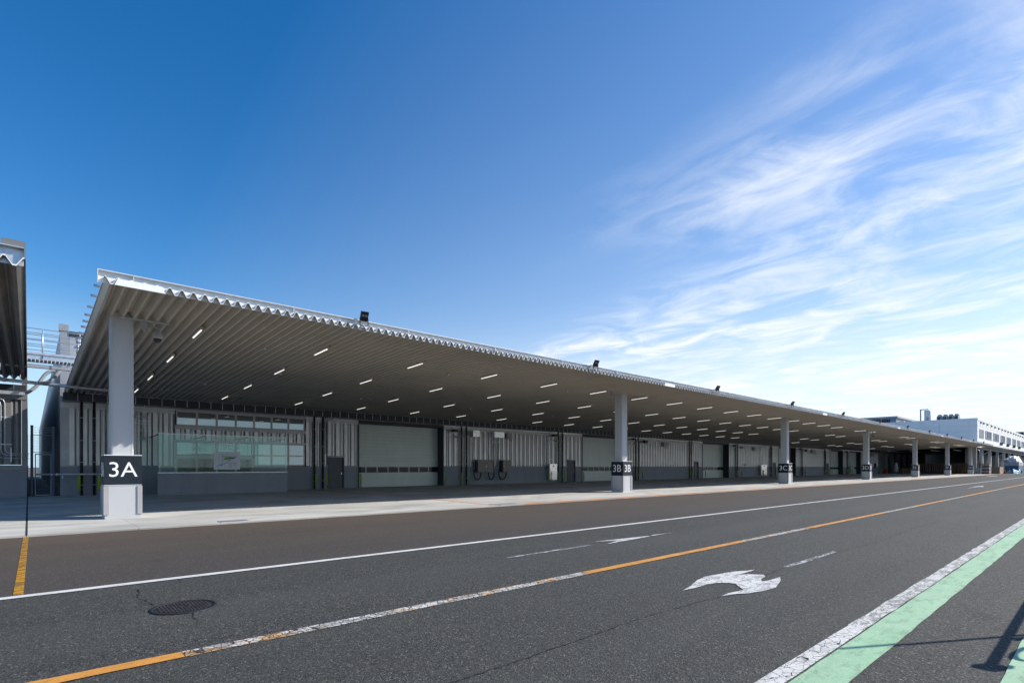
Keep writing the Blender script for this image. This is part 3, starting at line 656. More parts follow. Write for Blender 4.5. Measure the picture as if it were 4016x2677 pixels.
# ================================================================= CARGO BUILDING (wall behind the canopy)
YW = 36.5
SC = YW/36.9
bld = thing('cargo_building', 'long grey warehouse wall with ribbed siding and roller shutters under the canopy', 'building', (0, 0, 0))
XA, XB = 1.225, 149.6
shut = [(18.02, 25.59), (43.09, 50.68), (68.01, 75.66), (93.05, 100.6), (118.11, 125.75), (129.94, 137.7)]
shut = [(a*SC, b*SC) for a, b in shut]
doors = [(15.72, 16.93), (40.80, 42.05), (65.85, 67.0), (90.91, 92.05), (115.95, 117.1), (142.6, 143.7)]
doors = [(a*SC, b*SC) for a, b in doors]
off = (6.43*SC, 14.15*SC); ent = (6.43*SC, 10.69*SC)
ZS0, ZS1 = 1.60, 4.66
SP = 0.545
def rib(z0, z1):
    p = [(0, 0), (0.225, 0), (0.305, 0.128), (0.345, 0.128), (0.355, 0.045), (0.425, 0.045), (0.435, 0.128), (0.475, 0.128), (SP, 0.0)]
    b = MB()
    for (xa, ya), (xb, yb) in zip(p, p[1:]): b.poly([(xa, ya, z0), (xb, yb, z0), (xb, yb, z1), (xa, ya, z1)])
    return b
def siding(xa, xb, z0, z1):
    n = max(1, round((xb-xa)/SP)); s = (xb-xa)/n
    for i in range(n):
        o = part('siding_panel', cached(('siding_panel', z0, z1), lambda: rib(z0, z1)), K['siding'], bld, (xa+i*s, YW, 0)); o.scale = (s/SP, 1, 1)
# bays between openings
cuts = sorted(shut + [off])
x = XA; bays = []
for a, b_ in cuts: bays.append((x, a)); x = b_
bays.append((x, XB))
for (a, b_) in bays:
    first = abs(a-XA) < 0.01
    sa = a+0.36 if first else a+0.02
    ds = [d for d in doors if a < d[0] < b_]
    x = sa
    for d in ds: siding(x, d[0]-0.02, ZS0, ZS1); siding(d[0]-0.02, d[1]+0.02, 2.26, ZS1); x = d[1]+0.02
    siding(x, b_-0.02, ZS0, ZS1)
    if first: part('corner_panel', MB().box(XA, sa-0.003, YW-0.012, YW+0.1, 1.585, 8.6), K['flash'], bld)
    # dado in panels, with the sill flashing above
    x = a; ends = []
    for d in ds: ends.append((x, d[0])); x = d[1]
    ends.append((x, b_))
    for (p, q) in ends:
        n = max(1, round((q-p)/3.0)); w = (q-p)/n
        for j in range(n): part('dado_panel', MB().box(p+j*w+0.002, p+(j+1)*w-0.002, YW+0.02, YW+0.20, 0.0, 1.52), K['dado'], bld)
        part('sill_flashing', MB().extr([(YW-0.03, 1.521), (YW+0.12, 1.521), (YW+0.12, 1.60), (YW-0.02, 1.575)], 'x', p, q), K['flash'], bld)
    part('head_flashing', MB().extr([(YW-0.05, 4.60), (YW+0.1, 4.60), (YW+0.1, 4.90), (YW-0.03, 4.88)], 'x', a+0.01, b_-0.01), K['head'], bld)
part('backing_wall', MB().box(XA+0.01, 18.0*SC, YW+0.14, YW+0.16, 1.52, 4.9), K['dark'], bld)
for (a, b_) in bays[2:]: part('backing_wall', MB().box(a+0.01, b_-0.01, YW+0.14, YW+0.16, 1.52, 4.9), K['dark'], bld)
# upper wall above the canopy and the end wall
siding(XA+0.37, XA+0.37+SP*24, 5.70, 8.35)
part('upper_wall', MB().box(XA+0.36, XB, YW+0.2, YW+0.3, 4.9, 8.35), K['flash'], bld)
part('parapet', MB().box(XA+0.36, XB, YW-0.06, YW+0.3, 8.36, 8.62), K['dark'], bld)
part('coping', MB().box(XA-0.05, XA+0.34, YW-0.05, YW+0.4, 8.61, 8.95), K['flash'], bld)
ew = MB(); yy = YW+0.101
while yy < 112:                                     # ribbed end wall
    for (ya, xa), (yb, xb) in zip([(0, 0), (0.30, 0), (0.36, 0.06), (0.50, 0.06)], [(0.30, 0), (0.36, 0.06), (0.50, 0.06), (0.56, 0)]):
        def zt(y): return 8.6-1.35*(y-YW)/75
        ew.poly([(XA+xa, yy+yb, 0), (XA+xa*0+xa, yy+ya, 0), (XA+xa, yy+ya, zt(yy+ya)), (XA+xb, yy+yb, zt(yy+yb))] if False else [(XA+xb, yy+yb, 0), (XA+xa, yy+ya, 0), (XA+xa, yy+ya, zt(yy+ya)), (XA+xb, yy+yb, zt(yy+yb))])
    yy += 0.56
part('end_wall', ew, K['flash'], bld)
part('roof', MB().poly([(XA+0.05, YW+0.2, 8.4), (XB, YW+0.2, 8.4), (XB, 111, 7.2), (XA+0.05, 111, 7.2)]), K['flash'], bld)
part('far_end_wall', MB().box(XB-0.1, XB, YW+0.21, 111, 0, 7.1), K['flash'], bld)
# dark valley gutter with its straps
gut = part('gutter', MB().box(1.32, 124.0, YW-0.62, YW-0.16, 4.98, 5.34).box(1.32, 124.0, YW-0.159, YW-0.03, 4.93, 5.10), K['dark'], bld)
part('gutter', MB().box(124.01, XB, YW-0.40, YW-0.16, 5.02, 5.30), K['dark'], bld)
sm_ = MB().box(-0.012, 0.012, YW-0.632, YW-0.621, 4.96, 5.40).mesh('gutter_strap'); sm_.materials.append(K['galv'])
i = 0
while 1.9+0.62*i < 123 and i < 196: link('gutter_strap', sm_, gut, (1.9+0.62*i, 0, 0)); i += 1
part('soffit_strip', MB().extr([(YW-0.16, 4.94), (YW-0.04, 4.90), (YW-0.04, 4.925), (YW-0.16, 4.965)], 'x', 1.33, XB), K['flash'], bld)
# roller shutters, set back in their openings
for i, (a, b_) in enumerate(shut):
    yd = YW+0.85
    part('jamb', MB().box(b_-0.012, b_+0.005, YW+0.005, yd+0.1, 0, 4.9), K['dark'], bld)
    part('jamb', MB().box(a-0.005, a+0.05, YW-0.04, yd+0.1, 0, 4.9), K['dark'], bld)
    part('lintel', MB().box(a+0.051, b_-0.013, YW+0.02, yd+0.1, 4.72, 4.95), K['dark'], bld)
    sh = part('roller_shutter', MB().box(a+0.06, b_-0.02, yd+0.07, yd+0.09, 0.0, 4.75), K['shutter'], bld)
    L_ = b_-a-0.075
    def slat(hh):
        def f():
            p = [(0.0, 0.0), (0.0, hh*0.34), (0.03, hh*0.36), (0.03, hh*0.42), (0.004, hh*0.46), (0.0, hh-0.05), (0.05, hh-0.045), (0.05, hh-0.002), (0.06, hh-0.002), (0.06, 0.0)]
            return MB().extr([(y, z) for y, z in p], 'x', 0, L_)
        return f
    hh = 0.262
    z = 0.015
    while z < 4.60:
        if not (1.08 < z+0.05 < 1.55): part('slat', cached(('slat', round(L_, 2)), slat(hh)), K['shutter'], sh, (a+0.06, yd, z))
        z += hh
        if 1.06 < z < 1.12:
            z = 1.075
            n = 8; w = L_/n
            for j in range(n):
                part('vision_pane', MB().box(a+0.07+j*w+0.06, a+0.05+(j+1)*w-0.0, yd+0.03, yd+0.04, 1.10, 1.53), K['dglass'], sh)
                part('mullion', MB().box(a+0.06+j*w+0.01, a+0.06+j*w+0.075, yd, yd+0.06, 1.076, 1.555), K['shutter'], sh)
            part('rail', MB().box(a+0.06, a+0.06+L_, yd+0.001, yd+0.055, 1.537, 1.585), K['shutter'], sh)
            z = 1.59
    part('handle', MB().box((a+b_)/2-0.10, (a+b_)/2-0.06, yd-0.03, yd-0.002, 0.78, 0.90).box((a+b_)/2+0.18, (a+b_)/2+0.23, yd-0.02, yd-0.002, 0.86, 0.93), K['galv'], sh)
# personnel doors
for i, (a, b_) in enumerate(doors):
    fr = part('door_frame', MB().box(a, a+0.06, YW-0.02, YW+0.16, 0, 2.2).box(b_-0.06, b_, YW-0.02, YW+0.16, 0, 2.2).box(a+0.061, b_-0.061, YW-0.02, YW+0.16, 2.14, 2.2), K['door'], bld)
    part('door_hood', MB().extr([(YW-0.09, 2.205), (YW+0.02, 2.205), (YW+0.02, 2.30), (YW-0.09, 2.26)], 'x', a-0.05, b_+0.05), K['flash'], bld)
    d = part('door', MB().box(a+0.065, b_-0.065, YW+0.08, YW+0.13, 0.02, 2.135), K['door'], bld)
    part('door_handle', MB().box(b_-0.20, b_-0.16, YW+0.05, YW+0.079, 0.98, 1.14).tube([(b_-0.18, YW+0.045, 1.06), (b_-0.30, YW+0.045, 1.06)], 0.012, 8), K['stainless'], d)
# office glazing
def window(a, b_, z0, z1, y=YW+0.02, gm='wglass'):
    w = part('window', MB().box(a, a+0.045, y, y+0.08, z0, z1).box(b_-0.045, b_, y, y+0.08, z0, z1).box(a+0.046, b_-0.046, y, y+0.08, z0, z0+0.05).box(a+0.046, b_-0.046, y, y+0.08, z1-0.05, z1), K['frame'], bld)
    o = part('pane', MB().box(a+0.046, b_-0.046, y+0.035, y+0.045, z0+0.051, z1-0.051), K[gm], w)
    return w
nw = 7; ww = (off[1]-off[0]-0.12)/nw
for j in range(nw):
    a = off[0]+0.06+j*ww
    window(a+0.012, a+ww-0.012, 3.98, 4.80)
    if a < ent[1]-0.3: window(a+0.012, a+ww-0.012, 2.22, 3.00); window(a+0.012, a+ww-0.012, 0.03, 2.06, gm='dglass')
    else: window(a+0.012, a+ww-0.012, 2.25, 3.00); window(a+0.012, a+ww-0.012, 1.62, 2.245)
part('window_header', MB().box(off[0], off[1], YW-0.06, YW+0.14, 4.81, 4.94), K['flash'], bld)
part('window_apron', MB().box(off[0]-0.02, off[1]+0.02, YW-0.03, YW+0.12, 3.74, 3.965), K['flash'], bld)
part('window_apron', MB().box(off[0], off[1], YW-0.03, YW+0.12, 3.02, 3.12), K['flash'], bld)
part('transom', MB().box(ent[0], ent[1], YW+0.0, YW+0.12, 2.07, 2.20), K['frame'], bld)
siding(off[0]+0.02, off[1]-0.02, 3.121, 3.739)
part('jamb', MB().box(off[0]+0.0, off[0]+0.05, YW-0.02, YW+0.12, 3.966, 4.80).box(off[1]-0.05, off[1], YW-0.02, YW+0.12, 3.966, 4.80), K['dark'], bld)
part('dado_panel', MB().box(ent[1]+0.03, off[1]-0.003, YW+0.02, YW+0.2, 0, 1.52), K['dado'], bld)
part('sill_flashing', MB().extr([(YW-0.03, 1.521), (YW+0.12, 1.521), (YW+0.12, 1.60), (YW-0.02, 1.575)], 'x', ent[1]+0.03, off[1]-0.003), K['flash'], bld)
part('entrance_post', MB().box(ent[1]-0.02, ent[1]+0.028, YW-0.01, YW+0.14, 0, 3.01), K['frame'], bld)
part('dado_panel', MB().box(ent[0]-0.02, ent[0]+0.04, YW+0.0, YW+0.2, 0, 3.01), K['frame'], bld)
# window beside the last door
window(145.9, 147.9, 1.25, 2.45, YW-0.05, 'dglass')
# downpipes
dp = [(2.11, 2.65), (14.72, 15.31), (27.35, 27.87), (39.33, 39.92), (52.42, 53.02), (64.47, 65.03), (77.57, 78.14), (89.60, 90.15), (102.77, 103.36), (114.60, 115.20), (127.83, 128.35), (140.0, 140.6)]
def pipe_mesh():
    return MB().tube([(0, 0, 0.0), (0, 0, 4.97)], 0.062, 12)
def clip_mesh():
    b = MB()
    for z in (0.55, 1.75, 2.9, 4.1): b.lathe((0, 0, z), [(0.070, 0), (0.070, 0.03)], 12)
    return b
for pr in dp:
    for px_ in pr:
        o = part('downpipe', cached(('downpipe',), pipe_mesh), K['black'], bld, (px_*SC, YW-0.12, 0.0))
        part('pipe_clip', cached(('pipe_clip',), clip_mesh), K['galv'], o)
part('galvanised_pipe', MB().tube([(3.18*SC, YW-0.10, 0), (3.18*SC, YW-0.10, 4.75), (3.18*SC, YW-0.45, 4.95), (3.18*SC, YW-0.45, 5.3)], 0.035, 10), K['galv'], bld)
part('drain_pipe', MB().tube([(15.72*SC, YW-0.55, 5.25), (15.72*SC, YW-0.55, 4.92), (15.4*SC, YW-0.35, 4.88), (15.45*SC, YW-0.12, 4.85), (15.45*SC, YW-0.12, 2.95), (15.3*SC, YW-0.12, 2.9)], 0.04, 10).tube([(16.0*SC, YW-0.55, 5.25), (16.0*SC, YW-0.55, 4.90), (15.75*SC, YW-0.12, 4.82), (15.65*SC, YW-0.12, 4.75), (15.65*SC, YW-0.12, 2.46), (15.35*SC, YW-0.12, 2.42)], 0.04, 10), K['grey'], bld)

# pipes and cable rack hung below the deck near the wall
rack = thing('pipe_rack', 'pair of galvanised pipes on dark hangers under the canopy above the office windows', 'pipes', (0, 0, 0))
def zat(u, v, Y): return onY(u, v, Y)[2]
YP = 33.6
za, zb = zat(540, 1522, YP), zat(1270, 1577, YP)
zp = (za+zb)/2
for dz, dy in ((0.03, 0), (-0.06, -0.35)): part('pipe', MB().tube([(2.6, YP+dy, zp+dz), (15.6, YP+dy, zp+dz)], 0.038, 10), K['galv'], rack)
for i in range(6):
    X = 5.0+2.05*i
    part('hanger', MB().box(X-0.03, X+0.03, YP-0.55, YP+0.6, zp-0.14, zp-0.10).box(X-0.008, X+0.008, YP-0.5, YP-0.484, zp-0.099, zc(YP)+0.05).box(X-0.008, X+0.008, YP+0.5, YP+0.516, zp-0.099, zc(YP)+0.05), K['dark'], rack)
con = thing('wall_conduit', 'long thin galvanised conduit running along the top of the dark gutter', 'conduit', (0, 0, 0))
part('tube', MB().tube([(2.2, YW-0.7, 5.37), (XB-1, YW-0.7, 5.37)], 0.02, 8), K['galv'], con)
for i in range(30): part('saddle', cached(('sad',), lambda: MB().box(-0.015, 0.015, YW-0.735, YW-0.60, 5.345, 5.40)), K['galv'], con, (3+4.0*i, 0, 0))

# fluorescent bollards along the wall
bx = [(1.95, 35.75), (2.77, 35.6), (14.5, 36.0), (15.15, 35.8), (17.8, 36.1), (25.0, 35.8), (26.65, 35.8), (27.35, 35.7), (36.95, 35.75), (38.0, 35.6), (39.1, 35.7), (42.2, 35.9), (51.5, 35.9), (52.4, 35.75), (63.2, 35.9), (64.0, 35.75), (67.2, 36.0), (74.4, 35.9), (76.4, 35.95), (78.0, 36.1), (84.0, 36.0), (85.2, 36.0), (100.0, 36.1), (101.8, 36.0), (102.9, 36.1)]
for u in (3238.5, 3245.5, 3263, 3312.4, 3325, 3331.5, 3335.8, 3343, 3455.8, 3459):
    bx.append((onY(u, 1850, 35.9)[0], 35.9))
for i, (x_, y_) in enumerate(bx):
    t = thing('guard_post', 'yellow-green guard post with pale foot at the warehouse wall, %s from the left' % ordn(i+1), 'bollard', (x_, y_, 0.011), 'guard posts along the wall')
    part('foot', cached(('gf',), lambda: MB().lathe((0, 0, 0), [(0.085, 0), (0.085, 0.012), (0.050, 0.014), (0.050, 0.27)], 14)), K['galv'], t)
    part('sleeve', cached(('gs',), lambda: MB().lathe((0, 0, 0.271), [(0.062, 0), (0.062, 0.755), (0.055, 0.77), (0.02, 0.775)], 14)), K['bollard'], t)

# ---- wall-mounted equipment
def wx(u): return onY(u, 1800, YW)[0]
def cabinet(x0, x1, z0, z1, ndoor, label):
    t = thing('electrical_cabinet', label, 'cabinet', (x0, YW-0.02, z0), 'brown wall cabinets')
    w, h_ = x1-x0, z1-z0
    part('body', MB().box(0, w, -0.40, 0.0, 0, h_-0.03).box(-0.03, w+0.03, -0.45, 0.0, h_-0.03, h_), K['cabinet'], t)
    for j in range(ndoor):
        dw = w/ndoor
        d = part('cabinet_door', MB().box(j*dw+0.012, (j+1)*dw-0.012, -0.425, -0.401, 0.015, h_-0.045), K['cabinet'], t)
        part('meter_window', MB().extr([(j*dw+dw*0.5+0.11*math.cos(a), h_*0.78+0.11*math.sin(a)) for a in [2*math.pi*q/16 for q in range(16)]], 'y', -0.434, -0.426), K['dglass'], d)
        part('handle', MB().box((j+1)*dw-0.10 if j == 0 and ndoor > 1 else j*dw+0.08, (j+1)*dw-0.08 if j == 0 and ndoor > 1 else j*dw+0.10, -0.445, -0.426, h_*0.40, h_*0.52), K['stainless'], d)
    part('bracket', MB().box(-0.12, -0.002, -0.18, 0.02, 0.1, h_-0.15), K['black'], t)
cabinet(28.85*SC+0.0, 30.60*SC, 1.06, 2.14, 2, 'wide brown double-door electrical cabinet on the ribbed wall')
cabinet(31.75*SC, 32.80*SC, 1.06, 2.14, 1, 'narrow brown single-door electrical cabinet on the ribbed wall')
t = thing('stainless_cabinet', 'tall stainless steel cabinet with red lamp on the grey wall', 'cabinet', (37.75*SC, YW-0.02, 0.27))
part('body', MB().box(0, 1.05, -0.42, 0.0, 0, 1.55), K['stainless'], t)
part('cabinet_door', MB().box(0.03, 1.02, -0.445, -0.421, 0.03, 1.52), K['stainless'], t)
part('lamp', MB().extr([(0.55+0.06*math.cos(a), 1.34+0.06*math.sin(a)) for a in [2*math.pi*q/14 for q in range(14)]], 'y', -0.47, -0.446), K['red'], t)
def foilbox(x0, x1, label, pipes):
    t = thing('foil_wrapped_box', label, 'box', (x0, YW-0.02, 4.10), 'foil-wrapped boxes on the wall')
    part('box', MB().box(0, x1-x0, -0.42, 0.0, 0, 0.52), K['foil'], t)
    for p, zl in pipes:
        part('conduit', MB().tube([(p-x0, -0.22, -0.0), (p-x0, -0.22, zl-4.10)], 0.04, 10), K['galv'], t)
        part('clamp', MB().box(p-x0-0.22, p-x0+0.16, -0.25, -0.20, -0.42, -0.37), K['galv'], t)
foilbox(28.35*SC, 29.05*SC, 'silver foil-wrapped box with one conduit above the brown cabinets', [(28.6*SC, 1.2)])
foilbox(30.75*SC, 31.90*SC, 'wide silver foil-wrapped box with two conduits above the brown cabinets', [(30.85*SC, 1.2), (31.4*SC, 1.2)])
def loop(xa, xb, label):
    t = thing('cable_hose', label, 'hose', (0, 0, 0), 'black hoses under the cabinets')
    n = 14; pts = [(xa, YW-0.24, 1.22)]
    for i in range(n+1):
        a = math.pi*(i/n); pts.append(((xa+xb)/2-(xb-xa)/2*math.cos(a), YW-0.24, 0.95-0.52*math.sin(a)))
    pts.append((xb, YW-0.24, 1.09)); part('hose', MB().tube(pts, 0.055, 10), K['rubber'], t)
loop(28.6*SC, 29.35*SC, 'black hose looping below the left end of the wide brown cabinet')
loop(30.2*SC, 30.85*SC, 'black hose looping below the right end of the wide brown cabinet')
loop(31.4*SC, 32.3*SC, 'black hose looping below the narrow brown cabinet')
def jbox(u, v, w, h_, label, cable=True, d=0.22):
    x_, _, z_ = onY(u, v, YW)
    t = thing('junction_box', label, 'box', (x_, YW-0.03, z_), 'small boxes high on the wall')
    part('box', MB().box(-w/2, w/2, -d, 0.03, -h_/2, h_/2), K['grey'], t)
    part('lid', MB().box(-w/2+0.02, w/2-0.02, -d-0.02, -d-0.001, -h_/2+0.02, h_/2-0.02), K['camgrey'], t)
    if cable: part('cable', MB().tube([(w/2+0.25, -0.05, h_*0.3), (w/2+0.28, -0.06, -h_*0.4), (w/2+0.1, -0.06, -h_*0.9), (0.0, -0.05, -h_*0.5)], 0.014, 6), K['rubber'], t)
jbox(1990, 1709, 0.55, 0.5, 'grey box with looped cable just right of the foil-wrapped boxes')
jbox(2605, 1742, 1.0, 0.55, 'pale box with looped cable high on the wall between 3B and 3C')
jbox(2956, 1759, 0.9, 0.55, 'pale box with looped cable high on the wall left of 3C')
jbox(2910, 1754, 0.9, 0.25, 'small pale box high on the wall just right of the shutter before 3C', False)
jbox(3187, 1770, 2.0, 0.6, 'dark box with looped cable high on the wall between 3C and 3D')
jbox(2923, 1821, 0.9, 0.22, 'small box low on the grey wall left of 3C', False, 0.12)
jbox(3418, 1782, 2.2, 0.8, 'pale box high on the wall right of 3D', False)
def wallcam(u, v, label):
    x_, _, z_ = onY(u, v, YW)
    t = thing('wall_camera', label, 'camera', (x_, YW-0.05, z_), 'wall cameras on brackets')
    part('rail', MB().box(-0.45, 0.45, -0.06, -0.02, -0.32, -0.28).box(-0.45, 0.45, -0.06, -0.02, 0.05, 0.09), K['galv'], t)
    part('infrared_lamp', MB().box(-0.25, 0.15, -0.45, -0.08, 0.10, 0.32), K['black'], t)
    part('camera_body', MB().tube([(-0.1, -0.12, -0.24), (0.15, -0.55, -0.36)], 0.06, 10), K['camgrey'], t)
for u, v, w in [(1778, 1699, 'right of the nearest shutter'), (2168, 1716, 'above the stainless cabinet'), (2478, 1729, 'just right of column 3B'), (2873, 1753, 'right of the shutter between 3B and 3C'), (3131, 1766, 'just right of column 3C'), (3313, 1776, 'between the two shutters left of 3D')]:
    wallcam(u, v, 'dark camera and lamp high on the wall, ' + w)
for u, w in [(2521, 'right of the downpipes after 3B'), (3153, 'right of the downpipes after 3C')]:
    x_ = wx(u); t = thing('wall_floodlight', 'black floodlight high on the wall, ' + w, 'floodlight', (x_, YW-0.05, 4.45), 'floodlights high on the wall')
    part('arm', MB().tube([(-0.5, 0, 0.1), (0, -0.2, 0.05)], 0.03, 8), K['black'], t); part('head', MB().box(-0.25, 0.35, -0.45, -0.15, -0.15, 0.18), K['black'], t)
# conduit set with lamps to the right of column 3A
t = thing('conduit_frame', 'conduits, siren and boxes on the ribbed wall behind column 3A', 'conduit', (4.35*SC, YW-0.05, 0))
for dx in (0.15, 0.75): part('rail', MB().box(dx-0.02, dx+0.02, -0.05, 0.0, 1.6, 4.5), K['galv'], t)
for z_ in (4.35, 3.95, 3.55, 3.1, 4.1): part('crossbar', MB().box(0.1, 0.85, -0.09, -0.051, z_-0.02, z_+0.02), K['galv'], t)
part('pipe', MB().tube([(0.5, -0.1, 3.1), (0.5, -0.1, 4.4), (0.5, -0.1, 4.7), (0.55, -0.3, 5.0)], 0.018, 8), K['galv'], t)
part('box', MB().box(0.40, 0.62, -0.20, -0.091, 4.27, 4.45).box(0.40, 0.62, -0.20, -0.091, 3.02, 3.2), K['grey'], t)
part('lamp_housing', MB().box(-0.32, 0.15, -0.30, -0.06, 4.25, 4.45), K['camgrey'], t)
part('siren', MB().extr([(-0.18+0.15*math.cos(a), 3.45+0.15*math.sin(a)) for a in [2*math.pi*q/20 for q in range(20)]], 'y', -0.35, -0.05), K['black'], t)
part('camera_body', MB().tube([(-0.15, -0.05, 4.0), (-0.05, -0.3, 3.95)], 0.06, 10), K['black'], t)
# galvanised pipe beside the stainless cabinet
t = thing('riser_pipe', 'galvanised riser pipe feeding the stainless cabinet', 'pipe', (37.6*SC, YW-0.1, 0))
part('tube', MB().tube([(0, 0, 1.05), (0, 0, 4.6), (0.2, -0.1, 4.8), (0.6, -0.45, 4.9), (0.6, -0.5, 5.3)], 0.032, 8), K['galv'], t)
part('pipe_bracket', MB().box(0.35, 0.8, -0.02, 0.05, 3.95, 4.0).box(0.35, 0.8, -0.02, 0.05, 2.25, 2.3).box(0.05, 0.3, 0.0, 0.05, 1.15, 1.2), K['galv'], t)
x_ = wx(2986); t = thing('hydrant_cabinet', 'pale stainless cabinet with red lamp on the wall left of 3C', 'cabinet', (x_-1.0, YW-0.02, 0.27))
part('body', MB().box(0, 2.0, -0.42, 0, 0, 1.6), K['stainless'], t); part('lamp', MB().box(0.95, 1.10, -0.47, -0.43, 1.35, 1.5), K['red'], t)
part('riser', MB().tube([(0.6, -0.1, 1.61), (0.6, -0.1, 4.6)], 0.04, 8), K['galv'], t)
x_ = wx(3334); t = thing('grey_cabinet', 'grey cabinet on the wall between the two shutters left of 3D', 'cabinet', (x_-1.1, YW-0.02, 0.45))
part('body', MB().box(0, 2.2, -0.40, 0, 0, 1.35), K['grey'], t); part('riser', MB().tube([(0.3, -0.1, 1.36), (0.3, -0.1, 4.5)], 0.05, 8), K['galv'], t)

# ================================================================= GLASS SCREEN IN FRONT OF THE OFFICE
scr = thing('glass_screen', 'low grey wall topped by tall greenish glass panes in front of the office', 'screen', (5.1, 33.75, 0.011))
LW = 6.73; nj = [0, 2.33, 4.86, LW]
for a, b_ in zip(nj, nj[1:]): part('wall_panel', MB().box(a+0.003, b_-0.003, 0, 0.18, 0, 1.165), K['dado'], scr)
part('bottom_rail', MB().box(0, LW, 0.02, 0.12, 1.168, 1.215), K['galv'], scr)
pj = [0.0, 2.23, 4.47, LW]
for a, b_ in zip(pj, pj[1:]): part('pane', MB().box(a+0.012, b_-0.012, 0.064, 0.076, 1.216, 3.27), K['pane'], scr)
part('top_rail', MB().box(-0.02, LW+0.02, 0.045, 0.095, 3.272, 3.315), K['galv'], scr)
for a in (0.10, LW-0.10): part('clamp_post', MB().box(a-0.012, a+0.012, 0.082, 0.10, 1.22, 3.26), K['galv'], scr)
for a in (0.02, 2.23, 4.47, LW-0.03): part('stay', MB().extr([(0.1, 3.24), (0.5, 3.19), (YW-33.75-0.08, 3.15), (YW-33.75-0.08, 3.20), (0.5, 3.23), (0.1, 3.30)], 'x', a-0.02, a+0.02), K['dark'], scr)
# lettering and site map on the panes
for row, (body, zc_) in enumerate((('第3国際', 3.045), ('貨物ビル', 2.66))):
    me = text_mesh(body, 0.36, 0.002, 'glass_text', 1.06); me.materials.append(K['cap'])
    o = part('glass_text', me, None, scr, (8.46-5.1, 0.058, zc_), (R(90), 0, 0)); o.scale = (1.36/me['w'], 0.33/me['h'], 1)
mp = thing('site_map_board', 'white site map board with blue and green plan fixed to the glass screen', 'map board', (7.77, 33.80, 1.37))
part('board', MB().box(0, 1.37, -0.006, 0.004, 0, 1.01), K['mapw'], mp)
def mp_poly(name, pts, mat, y=-0.0085):
    return part(name, MB().poly([(x_*1.37, y, z_*1.01) for x_, z_ in pts]), mat, mp)
def mp_line(pts, w, mat, name='map_line', y=-0.0105):
    b = MB()
    for (xa, za), (xb, zb) in zip(pts, pts[1:]):
        a, c = Vector((xa*1.37, za*1.01)), Vector((xb*1.37, zb*1.01)); d = (c-a).normalized(); n_ = Vector((-d.y, d.x))*w/2; a = a-d*w*0.3; c = c+d*w*0.3
        b.poly([(a.x-n_.x, y, a.y-n_.y), (c.x-n_.x, y, c.y-n_.y), (c.x+n_.x, y, c.y+n_.y), (a.x+n_.x, y, a.y+n_.y)])
    part(name, b, mat, mp)
mp_poly('map_area', [(0.37, 0.55), (0.53, 0.55), (0.53, 0.70), (0.47, 0.70), (0.37, 0.63)], K['mapg'])
mp_poly('map_area', [(0.46, 0.56), (0.62, 0.56), (0.62, 0.64), (0.54, 0.64)], K['mapg'], -0.009)
mp_poly('map_block', [(0.54, 0.62), (0.78, 0.62), (0.84, 0.69), (0.54, 0.70)], K['mapk'])
mp_poly('map_pond', [(0.22, 0.22), (0.30, 0.23), (0.33, 0.27), (0.29, 0.31), (0.25, 0.29)], K['mapb'])
mp_line([(0.335, 0.90), (0.335, 0.36)], 0.022, K['mapb'], 'map_road')
mp_line([(0.335, 0.74), (0.85, 0.735), (0.85, 0.71), (0.33, 0.27), (0.24, 0.24), (0.14, 0.23), (0.11, 0.17)], 0.026, K['mapb'], 'map_road')
mp_line([(0.47, 0.58), (0.47, 0.50), (0.60, 0.54)], 0.010, K['mapb'], 'map_road')
for pts in ([(0.19, 0.90), (0.19, 0.36), (0.32, 0.36)], [(0.19, 0.90), (0.32, 0.90)], [(0.36, 0.90), (0.86, 0.90), (0.86, 0.76)], [(0.42, 0.90), (0.42, 0.76)], [(0.58, 0.90), (0.58, 0.76)]): mp_line(pts, 0.006, K['mapl'])
for j in range(7): mp_line([(0.57, 0.34-0.04*j), (0.57+random.uniform(0.10, 0.16), 0.34-0.04*j)], 0.008, K['mapk'], 'map_legend')
for j in range(3): mp_line([(0.74, 0.30-0.04*j), (0.74+random.uniform(0.08, 0.14), 0.30-0.04*j)], 0.008, K['mapk'], 'map_legend')
mp_line([(0.57, 0.38), (0.92, 0.38)], 0.016, K['mapk'], 'map_legend')
for (xx, zz) in ((0.25, 0.86), (0.26, 0.75), (0.25, 0.65), (0.25, 0.52), (0.38, 0.86), (0.50, 0.86), (0.70, 0.86), (0.42, 0.68)): mp_line([(xx-0.03, zz), (xx+0.03, zz)], 0.008, K['mapk'], 'map_legend')

# ================================================================= GAP WITH GATE, BRIDGE AND PIPES, NEIGHBOUR BUILDING
nb_ = thing('neighbour_building', 'dark grey warehouse with ribbed wall and canopy at the left edge of the photo', 'building', (0, 0, 0))
XR = -0.045
def nsiding(xa, xb, z0, z1):
    n = round((xb-xa)/0.62); s = (xb-xa)/n
    for i in range(n):
        o = part('siding_panel', cached(('nsid', z0, z1), lambda: rib(z0, z1)), K['siding_shade'], nb_, (xa+i*s, 36.25, 0)); o.scale = (s/SP, 1, 1)
nsiding(-6.6, XR-0.22, 1.62, 4.85)
part('corner_panel', MB().box(XR-0.21, XR, 36.24, 36.5, 1.55, 6.6), K['siding_shade'], nb_)
part('dado_panel', MB().box(-9, XR-0.015, 36.30, 36.5, 0, 1.42), K['dado'], nb_)
part('sill', MB().box(-9, XR+0.04, 36.20, 36.49, 1.43, 1.60), K['siding_shade'], nb_)
part('head_flashing', MB().box(-9, XR-0.01, 36.20, 36.49, 4.86, 5.12), K['siding_shade'], nb_)
part('gutter', MB().box(-9, XR-0.05, 35.9, 36.19, 5.13, 5.55), K['dark'], nb_)
part('end_wall', MB().box(XR-0.2, XR-0.02, 36.51, 95, 0, 7.2), K['flash'], nb_)
